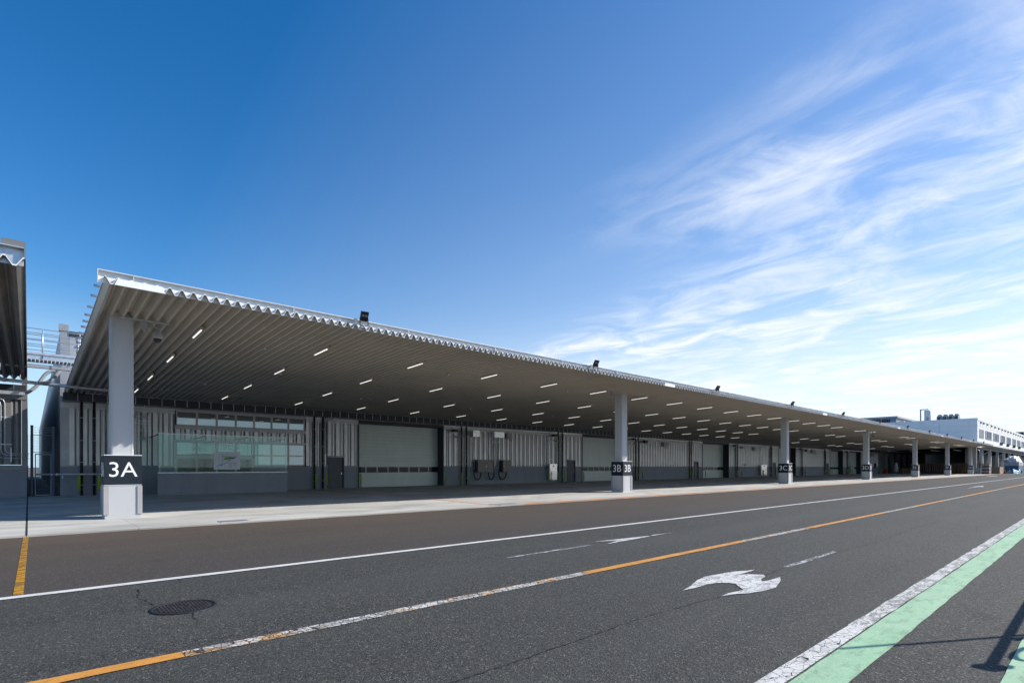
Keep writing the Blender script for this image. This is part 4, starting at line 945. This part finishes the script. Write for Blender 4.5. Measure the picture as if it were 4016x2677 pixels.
NE, NZ, NP = 15.15, 5.68, 0.31
def nz(y): return NZ + 0.006*(y-NE)
def ndeck():
    b = MB()
    pr = []
    for i in range(16):
        x_ = XR-0.02-i*NP
        pr += [(x_, 0.17), (x_-0.02, 0.17), (x_-NP/2+0.03, 0.0), (x_-NP/2-0.03, 0.0), (x_-NP+0.02, 0.17)]
    for (xa, za_), (xb, zb_) in zip(pr, pr[1:]):
        for dz in (0, 0.012): b.poly([(xa, NE, NZ+za_+dz), (xb, NE, NZ+zb_+dz), (xb, 35.9, nz(35.9)+zb_+dz), (xa, 35.9, nz(35.9)+za_+dz)])
    return b, pr
b, pr = ndeck(); part('canopy_deck', b, K['deck_shade'], nb_)
b = MB()
for (xa, za_), (xb, zb_) in zip(pr, pr[1:]): b.extr([(xa, NZ+za_-0.014), (xb, NZ+zb_-0.014), (xb, NZ+zb_+0.014), (xa, NZ+za_+0.014)], 'y', NE-0.025, NE-0.002)
part('deck_edge', b, K['edge'], nb_)
part('fascia', MB().extr([(NE+0.12, 5.72), (NE+0.14, 5.72), (NE+0.14, 6.08), (NE+0.0, 6.08), (NE+0.0, 6.06), (NE+0.12, 6.06)], 'x', -6, XR-0.03), K['galv'], nb_)
part('ridge_cap', MB().box(-0.42, XR, NE+0.05, NE+0.5, 6.09, 6.22), K['siding_shade'], nb_)
part('edge_beam', MB().box(XR-0.028, XR, NE+0.02, 36.2, 5.86, 6.09), K['siding_shade'], nb_)
cl = thing('neighbour_cable_rack', 'pale cable rack hung on a rusty rod under the canopy at the left edge', 'cable rack', (0, 0, 0))
part('tray', MB().box(-5, -0.62, 22.0, 22.3, 4.52, 4.60).box(-5, -0.62, 22.0, 22.03, 4.38, 4.52), K['galv'], cl)
part('rod', MB().tube([(-0.72, 22.05, 4.55), (-0.72, 22.05, 5.85)], 0.012, 6), M('rust', (0.22, 0.08, 0.02), 0.8), cl)
nc = thing('neighbour_conduits', 'three thin conduits bending along the ribbed wall at the left edge', 'conduit', (0, 0, 0))
for i in range(3):
    x_ = -0.84-0.14*i; z_ = 1.98+0.08*(2-i)
    x_ = [-0.86, -1.0, -1.10][i]; zb_ = [2.17, 2.08, 1.93][i]
    part('tube', MB().tube([(-1.6, 36.1, 4.85-0.1*i), (x_-0.2, 36.1, 4.85-0.1*i), (x_-0.05, 36.1, 4.78-0.1*i), (x_, 36.1, 4.6-0.1*i), (x_, 36.1, zb_+0.25), (x_+0.05, 36.1, zb_+0.08), (x_+0.2, 36.1, zb_), (0.02, 36.1, zb_)], 0.016, 8), K['galv'], nc)
for z_ in (3.95, 2.62): part('channel', MB().box(-1.4, -0.6, 36.13, 36.17, z_-0.02, z_+0.02), K['galv'], nc)
part('channel', MB().box(-0.66, -0.62, 36.05, 36.15, 1.75, 2.45), K['galv'], nc)
# gate
gt = thing('mesh_gate', 'grey wire mesh gate with posts and barbed wire in the gap between the buildings', 'gate', (0, 36.6, 0.011))
P1, P2 = 0.125, 0.955
for p, zt_ in ((P1, 3.62), (P2, 3.58)):
    part('post', MB().lathe((p, 0, 0), [(0.055, 0), (0.055, zt_-0.06), (0.062, zt_-0.055), (0.062, zt_)], 14), K['grey'] if False else K['bluegrey'], gt)
def meshwire(x0, x1, z0, z1, sx=0.05, sz=0.13, r=0.0028):
    b = MB(); n = max(1, int((x1-x0)/sx)); m_ = max(1, int((z1-z0)/sz))
    for i in range(n+1): x_ = x0+(x1-x0)*i/n; b.box(x_-r, x_+r, -r, r, z0, z1)
    for j in range(m_+1): z_ = z0+(z1-z0)*j/m_; b.box(x0, x1, -r*2.5, -r*1.1, z_-r, z_+r)
    return b
lf = part('gate_leaf', MB().box(0.235, 0.275, -0.02, 0.02, 0.04, 2.18).box(0.845, 0.885, -0.02, 0.02, 0.04, 2.18).box(0.276, 0.844, -0.02, 0.02, 2.13, 2.18).box(0.276, 0.844, -0.02, 0.02, 0.04, 0.09).box(0.276, 0.844, -0.02, 0.02, 1.08, 1.16), K['bluegrey'], gt)
part('mesh_infill', meshwire(0.277, 0.843, 0.091, 1.079), K['bluegrey'], lf); part('mesh_infill', meshwire(0.277, 0.843, 1.161, 2.129), K['bluegrey'], lf)
part('latch', MB().box(0.86, 1.02, -0.05, -0.021, 1.09, 1.13), K['galv'], lf)
part('upper_panel', meshwire(P1+0.06, P2-0.06, 2.26, 3.12).box(P1+0.056, P2-0.056, -0.012, 0.012, 3.121, 3.15).box(P1+0.056, P2-0.056, -0.012, 0.012, 2.23, 2.258), K['bluegrey'], gt)
part('side_panel', meshwire(P2+0.06, 1.21, 0.1, 3.12), K['bluegrey'], gt); part('side_panel', meshwire(-0.02, P1-0.06, 0.1, 3.12), K['bluegrey'], gt)
for i, z_ in enumerate((3.28, 3.40, 3.52)):
    b = MB().tube([(P1+0.05, 0, z_), ((P1+P2)/2, 0, z_-0.015), (P2-0.05, 0, z_-0.01)], 0.004, 5)
    for q in range(6): xx = P1+0.12+q*0.125; b.obox((xx, 0, z_-0.01), (0.006, 0.006, 0.05), Matrix.Rotation(R(40), 3, 'Y')); b.obox((xx, 0, z_-0.01), (0.006, 0.006, 0.05), Matrix.Rotation(R(-40), 3, 'Y'))
    part('barbed_wire', b, K['galv'], gt)
# handrail pipe in front of the wall left of 3A
t = thing('guard_pipe', 'horizontal galvanised pipe with elbow and drop leg in front of the wall beside the gate', 'pipe', (0, 35.4, 0.011))
part('tube', MB().tube([(1.02, 0.5, 1.13), (1.05, 0.05, 1.13), (1.12, 0, 1.13), (3.1, 0, 1.13)], 0.045, 12), K['galv'], t)
part('leg', MB().tube([(1.27, 0, 1.12), (1.27, 0, 0.82)], 0.03, 10), K['galv'], t)
part('flange', MB().tube([(1.02, 0.02, 1.13), (1.10, 0.02, 1.13)], 0.075, 12).tube([(1.17, 0, 1.13), (1.20, 0, 1.13)], 0.065, 12), K['galv'], t)
part('leg', MB().tube([(3.05, 0, 1.12), (3.05, 0, 0.0)], 0.045, 10), K['galv'], t)
# bridge walkway
YBR = 30.0
br = thing('roof_walkway', 'galvanised walkway with railing bridging the gap above the canopies', 'walkway', (0, YBR, 6.0))
part('side_beam', MB().box(-1.2, 4.0, 0, 0.03, 0.0, 0.24).box(-1.2, 4.0, -0.05, -0.001, 0.21, 0.30), K['galv'], br)
part('side_beam', MB().box(-1.2, 4.0, 0.9, 0.93, 0.0, 0.24), K['galvb'], br)
dk = MB()
for i in range(40): dk.box(-1.2+0.13*i, -1.2+0.13*i+0.10, 0.031, 0.899, 0.02, 0.045)
part('deck_plate', dk, K['galv'], br)
for yy_ in (-0.03, 0.95):
    for x_ in (-0.75, 0.44, 1.66, 2.9): part('rail_post', MB().tube([(x_, yy_, 0.05), (x_, yy_, 1.28)], 0.021, 8), K['galv'], br)
    for z_ in (1.28, 1.02, 0.80, 0.55): part('rail', MB().tube([(-1.2, yy_, z_), (4.0, yy_, z_)], 0.016, 8), K['galv'], br)
t = thing('roof_cable_duct', 'pair of galvanised ducts crossing the gap below the walkway', 'duct', (0, 31.5, 5.87))
part('duct', MB().box(-1.0, 3.2, 0, 0.22, 0, 0.13), K['galv'], t); part('duct', MB().tube([(-1.0, 0.4, 0.16), (3.2, 0.4, 0.16)], 0.045, 10), K['galv'], t)
t = thing('fire_main', 'thick galvanised pipe crossing the gap between the two canopies', 'pipe', (0, 33.0, 5.30))
part('tube', MB().tube([(-0.75, 0, 0.10), (3.6, 0, -0.04)], 0.078, 14), K['galv'], t)
part('coupling', MB().tube([(1.62, 0, 0.025), (1.80, 0, 0.018)], 0.105, 14), K['grey'], t)
part('coupling', MB().tube([(2.70, 0, -0.01), (2.86, 0, -0.015)], 0.10, 14), K['grey'], t)
part('elbow', MB().tube([(3.2, -0.05, 0.12), (3.06, -0.05, 0.10), (3.02, -0.05, 0.0), (3.08, -0.05, -0.10), (3.22, -0.05, -0.10)], 0.07, 10), K['grey'], t)
part('elbow', MB().tube([(-1.3, 0, 0.55), (-1.15, 0, 0.3), (-0.95, 0, 0.13), (-0.75, 0, 0.10)], 0.10, 12), K['grey'], t)
part('hanger', MB().tube([(-0.28, 0, 0.0), (-0.28, 0, 0.6)], 0.012, 6).tube([(-0.55, 0, 0.0), (-0.55, 0, 0.6)], 0.012, 6), K['galv'], t)
def hose(pts, Y, r, label):
    P = [onY(u, v, Y) for u, v in pts]; out = []
    for i in range(len(P)-1):                                  # Catmull-Rom through the traced points
        p0, p1, p2, p3 = [Vector(P[max(0, min(len(P)-1, i+k))]) for k in (-1, 0, 1, 2)]
        for q in range(6):
            s = q/6; out.append(tuple(0.5*((2*p1)+(-p0+p2)*s+(2*p0-5*p1+4*p2-p3)*s*s+(-p0+3*p1-3*p2+p3)*s**3)))
    out.append(P[-1])
    t = thing('flexible_duct', label, 'hose', (0, 0, 0), 'flexible ducts crossing the gap'); part('hose', MB().tube(out, r, 12), K['camgrey'], t)
hose([(278, 1425), (262, 1429), (243, 1441), (226, 1462), (210, 1482), (190, 1497), (172, 1501), (150, 1502)], 32.3, 0.085, 'upper grey flexible duct curving across the gap')
hose([(215, 1453), (196, 1456), (180, 1466), (168, 1480), (156, 1496), (142, 1514), (122, 1530), (100, 1542)], 33.4, 0.075, 'lower grey flexible duct curving across the gap behind the thick pipe')
t = thing('neighbour_duct_rack', 'pale rack with cables under the gutter at the left edge', 'cable rack', (0, 33.4, 4.80))
part('tray', MB().box(-4, -0.12, -0.15, 0.15, 0.0, 0.06).box(-4, -0.12, -0.16, -0.151, 0.0, 0.16), K['galv'], t)
part('rod', MB().tube([(-0.5, 0, 0), (-0.5, 0, 1.0)], 0.01, 6).tube([(-1.6, 0, 0), (-1.6, 0, 1.0)], 0.01, 6), K['galv'], t)

# ================================================================= WHITE BUILDING AT THE FAR END
XF = 152.6
cY = onX(3831, 1638, XF); ZR = cY[2]; FY = cY[1]
bY = onX(3440, 1660, XF)[1]
wb = thing('white_building', 'long white panelled building with upper windows beyond the canopy', 'building', (XF, FY, 0))
ZB = 5.85
ZUP = onX(3700, 1760, XF)[2]
nrow, h_ = 5, (ZR-0.5-ZB)/5
npan = 8; wy = (70-FY)/npan
for j in range(nrow):
    for i in range(npan):
        part('wall_panel', cached(('wpl',), lambda: MB().box(-0.12, 0, 0.02, wy-0.02, 0.012, h_-0.012)), K['white'], wb, (0, i*wy, ZB+j*h_))
part('wall_core', MB().box(0.005, 0.25, 0.02, 70-FY, ZB, ZR-0.5), K['whitejoint'], wb)
part('parapet', MB().box(-0.14, 0.3, 0.0, 70-FY, ZR-0.499, ZR), K['white'], wb)
LB = 240
part('front_wall', MB().box(-0.12, LB, -0.1, 0.015, ZB, ZR-0.5), K['white'], wb)
part('parapet', MB().box(-0.14, LB, -0.15, -0.003, ZR-0.499, ZR), K['white'], wb)
for j in range(1, nrow): part('panel_joint', MB().box(-0.121, LB, -0.108, -0.101, ZB+j*h_-0.03, ZB+j*h_+0.03), K['whitejoint'], wb)
part('roof', MB().box(0.31, LB, 0.02, 70-FY, ZR-0.9, ZR-0.8), K['bluegrey'], wb)
part('soffit', MB().box(0.26, LB, 0.3, 38-FY, ZB-0.05, ZB-0.02), K['dark'], wb)
# upper windows, each with mullions and panes
wu = [(1843, 1890), (1910, 1983), (2000, 2065), (2083, 2136), (2152, 2200), (2216, 2257), (2270, 2307), (2320, 2352)]
zw0 = onY(3200+1866*0.3468, 1550+480*0.3468, FY)[2]; zw1 = onY(3200+1866*0.3468, 1550+388*0.3468, FY)[2]
for (a, b_) in wu + [(2366, 2392), (2404, 2430)]:
    xa = onY(3200+a*0.3468, 1700, FY)[0]-XF; xb = onY(3200+b_*0.3468, 1700, FY)[0]-XF
    w = part('window', MB().box(xa-0.1, xb+0.1, -0.16, -0.102, zw0-0.12, zw0).box(xa-0.1, xb+0.1, -0.16, -0.102, zw1, zw1+0.1), K['whitejoint'], wb)
    n = 4
    for q in range(n):
        p0 = xa+(xb-xa)*q/n; p1 = xa+(xb-xa)*(q+1)/n
        part('pane', MB().box(p0+0.35, p1-0.05, -0.125, -0.112, zw0+0.02, zw1-0.02), K['dglass'], w)
        part('mullion', MB().box(p0, p0+0.33, -0.30, -0.102, zw0+0.01, zw1-0.01), K['white'], w)
    for xx in (xa+(xb-xa)*0.2, xa+(xb-xa)*0.85):
        zz = zw1+1.3; part('vent_hood', MB().extr([(-0.45, zz), (-0.102, zz), (-0.102, zz+0.5), (-0.35, zz+0.4)], 'x', xx-0.2, xx+0.2), K['inner'], wb)
# open bay under it: piers, grey bay walls, downpipes
px_list = [z for z in (3831, 3856, 3888, 3917, 3942, 3964, 3984, 4004)]
for i, u in enumerate(px_list):
    xx = onY(u, 1800, FY)[0]-XF
    part('pier', MB().box(xx, xx+0.55, 0.05, 0.6, 0, ZB-0.06), K['white'] if i else K['inner'], wb)
    if i:
        part('bay_wall', MB().box(xx+1.0, xx+1.3, 0.7, 3.0, 0, ZB-1.3), K['greywall'], wb)
        part('bay_header', MB().box(xx+1.0, xx+1.3, 0.7, 3.0, ZB-1.29, ZB-0.06), K['dark'], wb)
    if i in (1, 3, 5, 6):
        part('downpipe', MB().tube([(xx+1.6, -1.0, ZB-0.5), (xx+1.6, -0.9, ZB-0.8), (xx+0.9, 0.2, ZB-1.5), (xx+0.8, 0.3, ZB-2.0), (xx+0.8, 0.3, 0)], 0.11, 8), K['inner'], wb)
part('flank_wall', MB().box(2.0, 2.3, 0.7, 1.9, 0, ZB-0.06), K['greywall'], wb)
part('back_wall', MB().box(9, LB, 3.01, 3.2, 0, ZB-0.06), K['greywall'], wb)
part('pier_guard', MB().box(0.0, 0.9, -0.35, 0.04, 0, 1.35), K['inner'], wb)
for q in range(3): part('riser_pipe', MB().tube([(0.5+0.75*q, -0.35, 1.4), (0.5+0.75*q, -0.35, ZB-0.9-0.15*q), (0.7+0.75*q, -0.1, ZB-0.5)], 0.06, 8), K['bluegrey'], wb)
# its canopy
ce = onY(3889, 1747.5, FY-1.6); ZC2 = ce[2]
part('canopy_slab', MB().extr([(-1.6, ZC2), (-0.10, ZC2-0.75), (-0.10, ZC2-0.45), (-1.6, ZC2+0.16)], 'x', 3.2, LB), K['deck'], wb)
part('canopy_edge', MB().box(3.2, LB, -1.66, -1.602, ZC2-0.02, ZC2+0.22), K['galvb'], wb)
part('canopy_gutter', MB().tube([(2.6, -0.85, ZC2-0.85), (LB, -0.85, ZC2-0.85)], 0.17, 10), K['inner'], wb)
# interior wall seen behind the stacks, with door openings and shelves
part('interior_wall', MB().box(0.2, 60, 20.0, 20.3, 0, ZB-0.06), K['inner'], wb)
part('interior_far_wall', MB().box(62, 62.3, 3.21, 45, 0, ZB-0.06), K['inner'], wb)
part('interior_wall', MB().box(0.2, 62, 44.5, 44.8, 0, ZB-0.06), K['inner'], wb) if False else None
part('interior_end_wall', MB().box(-2.4, 0.19, 18.3, 18.5, 0, ZB-0.2), K['inner'], wb)
for q in range(9):
    part('interior_door', MB().box(3+6.2*q, 5.2+6.2*q, 19.93, 19.99, 0.02, 4.2), K['greywall' if q % 2 else 'dark'], wb)
    part('interior_pilaster', MB().box(1.2+6.2*q, 2.0+6.2*q, 19.4, 19.99, 0, 5.0), K['inner'], wb)
for q in range(4): part('ceiling_pipe', MB().tube([(0.5, 4+4*q, ZB-0.5), (60, 4+4*q, ZB-0.5)], 0.12, 8), K['galv'], wb)
d_ = part('door', MB().box(-1.2, -0.1, 18.22, 18.29, 0, 2.3), K['grey'], wb)
part('notice', MB().box(-2.0, -1.35, 18.22, 18.29, 1.4, 2.6), K['cap'], wb)
# rooftop plant
def on_roof(name, label, cat, u0, u1, v0, X, depth, fn):
    a = onX(u1, v0, X); b_ = onX(u0, v0, X)
    t = thing(name, label, cat, (X, a[1], ZR-0.8)); fn(t, b_[1]-a[1], a[2]-(ZR-0.8), depth); return t
def f_tank(t, w, h_, d):
    part('tank', MB().lathe((w/2, w/2, 0), [(w/2, 0), (w/2, h_-0.25), (w/2*0.9, h_)], 20), K['white'], t)
    part('pole', MB().box(-0.1, 0.1, w+0.5, w+0.75, 0, h_+0.3).box(-0.1, 0.1, w*0.3, w+0.5, h_+0.1, h_+0.3), K['bluegrey'], t)
    part('hatch', MB().box(-0.1, 0.3, w*0.2, w*0.6, h_*0.3, h_*0.62), K['grey'], t)
on_roof('water_tank', 'pale cylindrical tank on the roof of the white building', 'tank', 3622, 3649, 1607, 175, 5, f_tank)
for i in range(4):
    ua = 3672+22.2*i
    def f_ac(t, w, h_, d):
        part('casing', MB().box(0, 2.5, 0.06, w-0.06, 0, h_-0.45), K['grey'], t)
        part('grille', MB().box(-0.03, -0.002, 0.25, w*0.48, h_*0.30, h_-0.6).box(-0.03, -0.002, w*0.53, w-0.25, h_*0.30, h_-0.6), K['black'], t)
        part('fan_cowl', MB().lathe((1.2, w/2, h_-0.45), [(w*0.44, 0), (w*0.40, 0.45)], 16), K['inner'], t)
    on_roof('air_conditioner', 'grey rooftop air-conditioning unit, %s from the left of four in a row' % ORD[i], 'air conditioner', ua, ua+21.5, 1624-1.2*i, 165, 3, f_ac)['group'] = 'rooftop units on the white building'
def f_pent(t, w, h_, d):
    part('wall', MB().box(0, d, 0, w, 0, h_-0.5), K['bluegrey'], t)
    part('roof_edge', MB().box(-0.5, d, -0.5, w+0.5, h_-0.499, h_), K['grey'], t)
    for k in range(26): part('louvre_blade', cached(('lv',), lambda: MB().box(-0.12, -0.002, 0, 0.3, 0, 1.9)), K['black'], t, (0, 1.5+k*w/27, h_-2.7))
    part('vent', MB().tube([(5, -0.3, h_-2.2), (5, -1.2, h_-2.0)], 0.9, 14), K['grey'], t)
on_roof('penthouse', 'blue grey rooftop penthouse with louvres behind the white parapet', 'penthouse', 3340, 3514, 1631, 190, 60, f_pent)
a = onX(4005, 1705, 260); t = thing('roof_cabinet', 'dark cabinet unit on the roof edge at the right end of the photo', 'rooftop unit', (260, FY+0.8, ZR-0.8))
part('body', MB().box(0, 2, 0, 2.2, 0, 2.6), K['bluegrey'], t); part('grille', MB().box(-0.03, -0.002, 0.2, 2.0, 0.4, 2.3), K['black'], t)
# floodlights on the far canopy
for i, u in enumerate((3926, 3952, 3976, 3997)):
    X = onY(u, 1745, FY-1.5)[0]
    t = thing('floodlight', 'black floodlight arm on the far canopy of the white building, %s from the left' % ORD[i], 'floodlight', (X, FY-1.5, ZC2+0.2), 'floodlights on the far canopy')
    part('arm', MB().tube([(-1.5, 0.8, -0.25), (0.2, 0.0, 0.5)], 0.09, 6), K['black'], t); part('head', MB().obox((0.6, 0, 0.75), (1.2, 0.6, 0.25), Matrix.Rotation(R(-28), 3, 'Y')), K['black'], t)

# ---- goods under the far end
stk = [(24.6+1.55*i) for i in range(1, 5)]
edges = [3602, 3625, 3652, 3679, 3705, 3733, 3752, 3775, 3797]
edges = edges[::-1]
for i in range(len(edges)-1):
    ya = onX(edges[i], 1840, 151.0)[1]; yb = onX(edges[i+1], 1840, 151.0)[1]
    t = thing('pallet_stack', 'tall brown pallet stack at the far end of the apron, %s from the right' % ORD[i], 'pallets', (151.0, ya, 0.011), 'stacks of pallets at the far end')
    b = MB(); n = 16; hh = 2.38/n
    for k in range(n):
        j1, j2 = random.uniform(-0.04, 0.04), random.uniform(-0.03, 0.03)
        b.box(j1, 1.1+j1, 0.05+j2, yb-ya-0.08+j2, k*hh+hh*0.72, (k+1)*hh)
        for q in range(3): y_ = 0.06+j2+q*(yb-ya-0.34)/2; b.box(j1, 1.1+j1, y_, y_+0.14, k*hh+0.001, k*hh+hh*0.715)
    part('pallets', b, K['wood'], t)
def boxes(X, Y, n, m_, w, h_, mat, name, label, cat):
    t = thing(name, label, cat, (X, Y, 0.011))
    part('pallet', MB().box(0, w*n, 0, w*1.2, 0, 0.12), K['palewood'], t)
    for i in range(n):
        for j in range(m_): part('carton', MB().box(i*w+0.01, (i+1)*w-0.01, 0.02, w*1.2, 0.121+j*h_, 0.121+(j+1)*h_-0.012), mat, t)
boxes(154.5, 31.2, 1, 2, 1.5, 0.55, K['card'], 'carton_pallet', 'brown cartons on a pallet in the shade between 3D and 3E', 'cartons')
g = gnd(3897, 1856.5); boxes(168.0, 16.9, 3, 2, 2.2, 0.72, K['card'], 'carton_pallet', 'brown cartons on pallets in the sun beyond column 3G', 'cartons')
t = thing('crate_stack', 'stack of weathered grey crates topped with timber just right of 3G', 'crates', (152.2, 17.0, 0.011))
for k in range(6): part('crate', MB().box(0.05*(k % 2), 2.6, 0, 1.2, k*0.36, k*0.36+0.34), K['greywall'] if k % 2 else K['wood'], t)
part('timber', MB().box(-0.3, 2.9, -0.1, 1.3, 2.17, 2.30), K['palewood'], t); part('wrap', MB().box(2.61, 2.75, -0.02, 1.2, 0.1, 2.0), K['tarp'], t)
for i, (u, v) in enumerate([(3867, 1857), (3875.5, 1857), (3895.5, 1856), (3940, 1856.5), (3948.5, 1853), (3968, 1855)]):
    gx, gy = gnd(u, v)
    Xc = min(gx, 182); Yc = onX(u, v, Xc)[1]
    t = thing('traffic_cone', 'red-orange traffic cone on the asphalt before the white building, %s from the left' % ORD[i], 'cone', (Xc, Yc, 0.0), 'traffic cones beyond the canopy')
    part('base', MB().box(-0.3, 0.3, -0.3, 0.3, 0, 0.05), K['black'], t); part('cone', MB().lathe((0, 0, 0.051), [(0.24, 0), (0.06, 0.85), (0.03, 0.87)], 14), K['orange'], t)
def lump(cx, cy, cz, rx, ry, rz, seed, n=22, m_=12):
    rnd = random.Random(seed); b = MB(); i0 = 0
    ph = [rnd.uniform(0, 6.28) for _ in range(8)]
    for j in range(m_+1):
        th = math.pi/2*j/m_
        for i in range(n):
            a = 2*math.pi*i/n; k = 1+0.13*math.sin(3*a+ph[0]+2*th)+0.09*math.sin(7*a+ph[1])*math.cos(4*th+ph[2])+rnd.uniform(-0.06, 0.06)
            b.v.append((cx+rx*k*math.cos(a)*math.cos(th), cy+ry*k*math.sin(a)*math.cos(th), cz+rz*k*math.sin(th)))
    for j in range(m_):
        for i in range(n): b.f.append((j*n+i, j*n+(i+1) % n, (j+1)*n+(i+1) % n, (j+1)*n+i)); b.sm.append(False)
    return b
Xt = 186.0; ya = onX(4010, 1850, Xt)[1]; yb = onX(3945, 1850, Xt)[1]
t = thing('tipping_cart', 'blue cart heaped with pale plastic sheeting at the far right', 'cart', (Xt, (ya+yb)/2, 0))
wc = 5.5
part('bin', MB().box(-wc, wc, -1.3, 1.3, 0.7, 1.9), K['blue'], t); part('side_board', MB().box(-wc, wc, -1.34, 1.34, 1.91, 2.7), K['grey'], t)
part('sheeting', lump(0, 0, 2.6, wc*1.0, 1.5, 1.6, 3), K['tarp'], t)
for sx in (-1, 1):
    for sy in (-1, 1): part('wheel', MB().tube([(sx*3.6, sy*1.0, 0.35), (sx*3.6, sy*1.25, 0.35)], 0.35, 14), K['rubber'], t)
o = part('plastic_sheet_heap', lump(0, 0, 0.0, 3.6, 0.9, 1.15, 5), K['bluetarp'], None, (181.5, onX(3982, 1855, 181.5)[1], 0.0)); tag(o, 'crumpled blue and white plastic sheets heaped in front of the cart', 'plastic sheets')
o = part('plastic_sheet_heap', lump(0, 0, 0.0, 2.2, 0.7, 0.8, 9), K['tarp'], None, (180.5, onX(3962, 1853, 180.5)[1], 0.0)); tag(o, 'smaller pale plastic sheet heap beside the cones', 'plastic sheets')
yy_ = 34.2; t = thing('wrapped_roll', 'plastic-wrapped upright rolls on a hand cart near the far door', 'hand cart', (155.2, yy_, 0.011))
part('roll', MB().lathe((0, 0, 0.3), [(0.45, 0), (0.5, 0.4), (0.42, 1.2), (0.3, 1.7), (0.22, 2.2), (0.1, 2.3)], 16), K['tarp'], t)
part('tray', MB().box(-0.6, 0.6, -0.6, 0.6, 0.1, 0.29), K['bluegrey'], t)
x_ = 149.0; t = thing('red_box', 'small red fire box low on the wall beside the far guard posts', 'box', (151.2, 35.2, 0.011)); part('box', MB().box(0, 0.5, 0, 0.7, 0, 1.0), K['red'], t); part('lid', MB().box(-0.03, 0.53, -0.03, 0.73, 1.001, 1.06), K['red'], t)

# ================================================================= POST AND RAIL JUST OUTSIDE THE FRAME (shape made up for its shadow on the green band)
t = thing('shadow_rail', 'unseen rail and slim post, shape made up to shadow the green band', 'rail', (0, 0, 0))
k = (1.31, -0.77)
def shadow_src(x_, y_, h_): return (x_+k[0]*h_, y_+k[1]*h_, h_)
a = shadow_src(5.40, 0.60, 1.15); b_ = shadow_src(8.6, 0.62, 1.15)
part('beam', MB().box(a[0], b_[0]+3, a[1]-0.02, a[1]+0.02, 1.12, 1.17), K['galv'], t)
part('end_plate', MB().box(a[0]-0.08, a[0]-0.001, a[1]-0.07, a[1]+0.06, 1.08, 1.20), K['galv'], t)
for q in range(3): part('post', MB().tube([(a[0]+0.9+2.2*q, a[1], 0), (a[0]+0.9+2.2*q, a[1], 1.085)], 0.04, 10), K['galv'], t)
hp = [(a[0]+0.42+0.28*math.cos(w_), a[1]-0.10+0.02*math.sin(w_), 0.98+0.16*math.sin(w_)) for w_ in [2*math.pi*q/24 for q in range(25)]]
part('hoop', MB().tube(hp, 0.02, 8, False), K['galv'], t)
tip = shadow_src(4.94, 1.49, 3.0)
part('slim_post', MB().tube([(tip[0], tip[1], 0.0), (tip[0], tip[1], 3.0)], 0.022, 10), K['galv'], t)
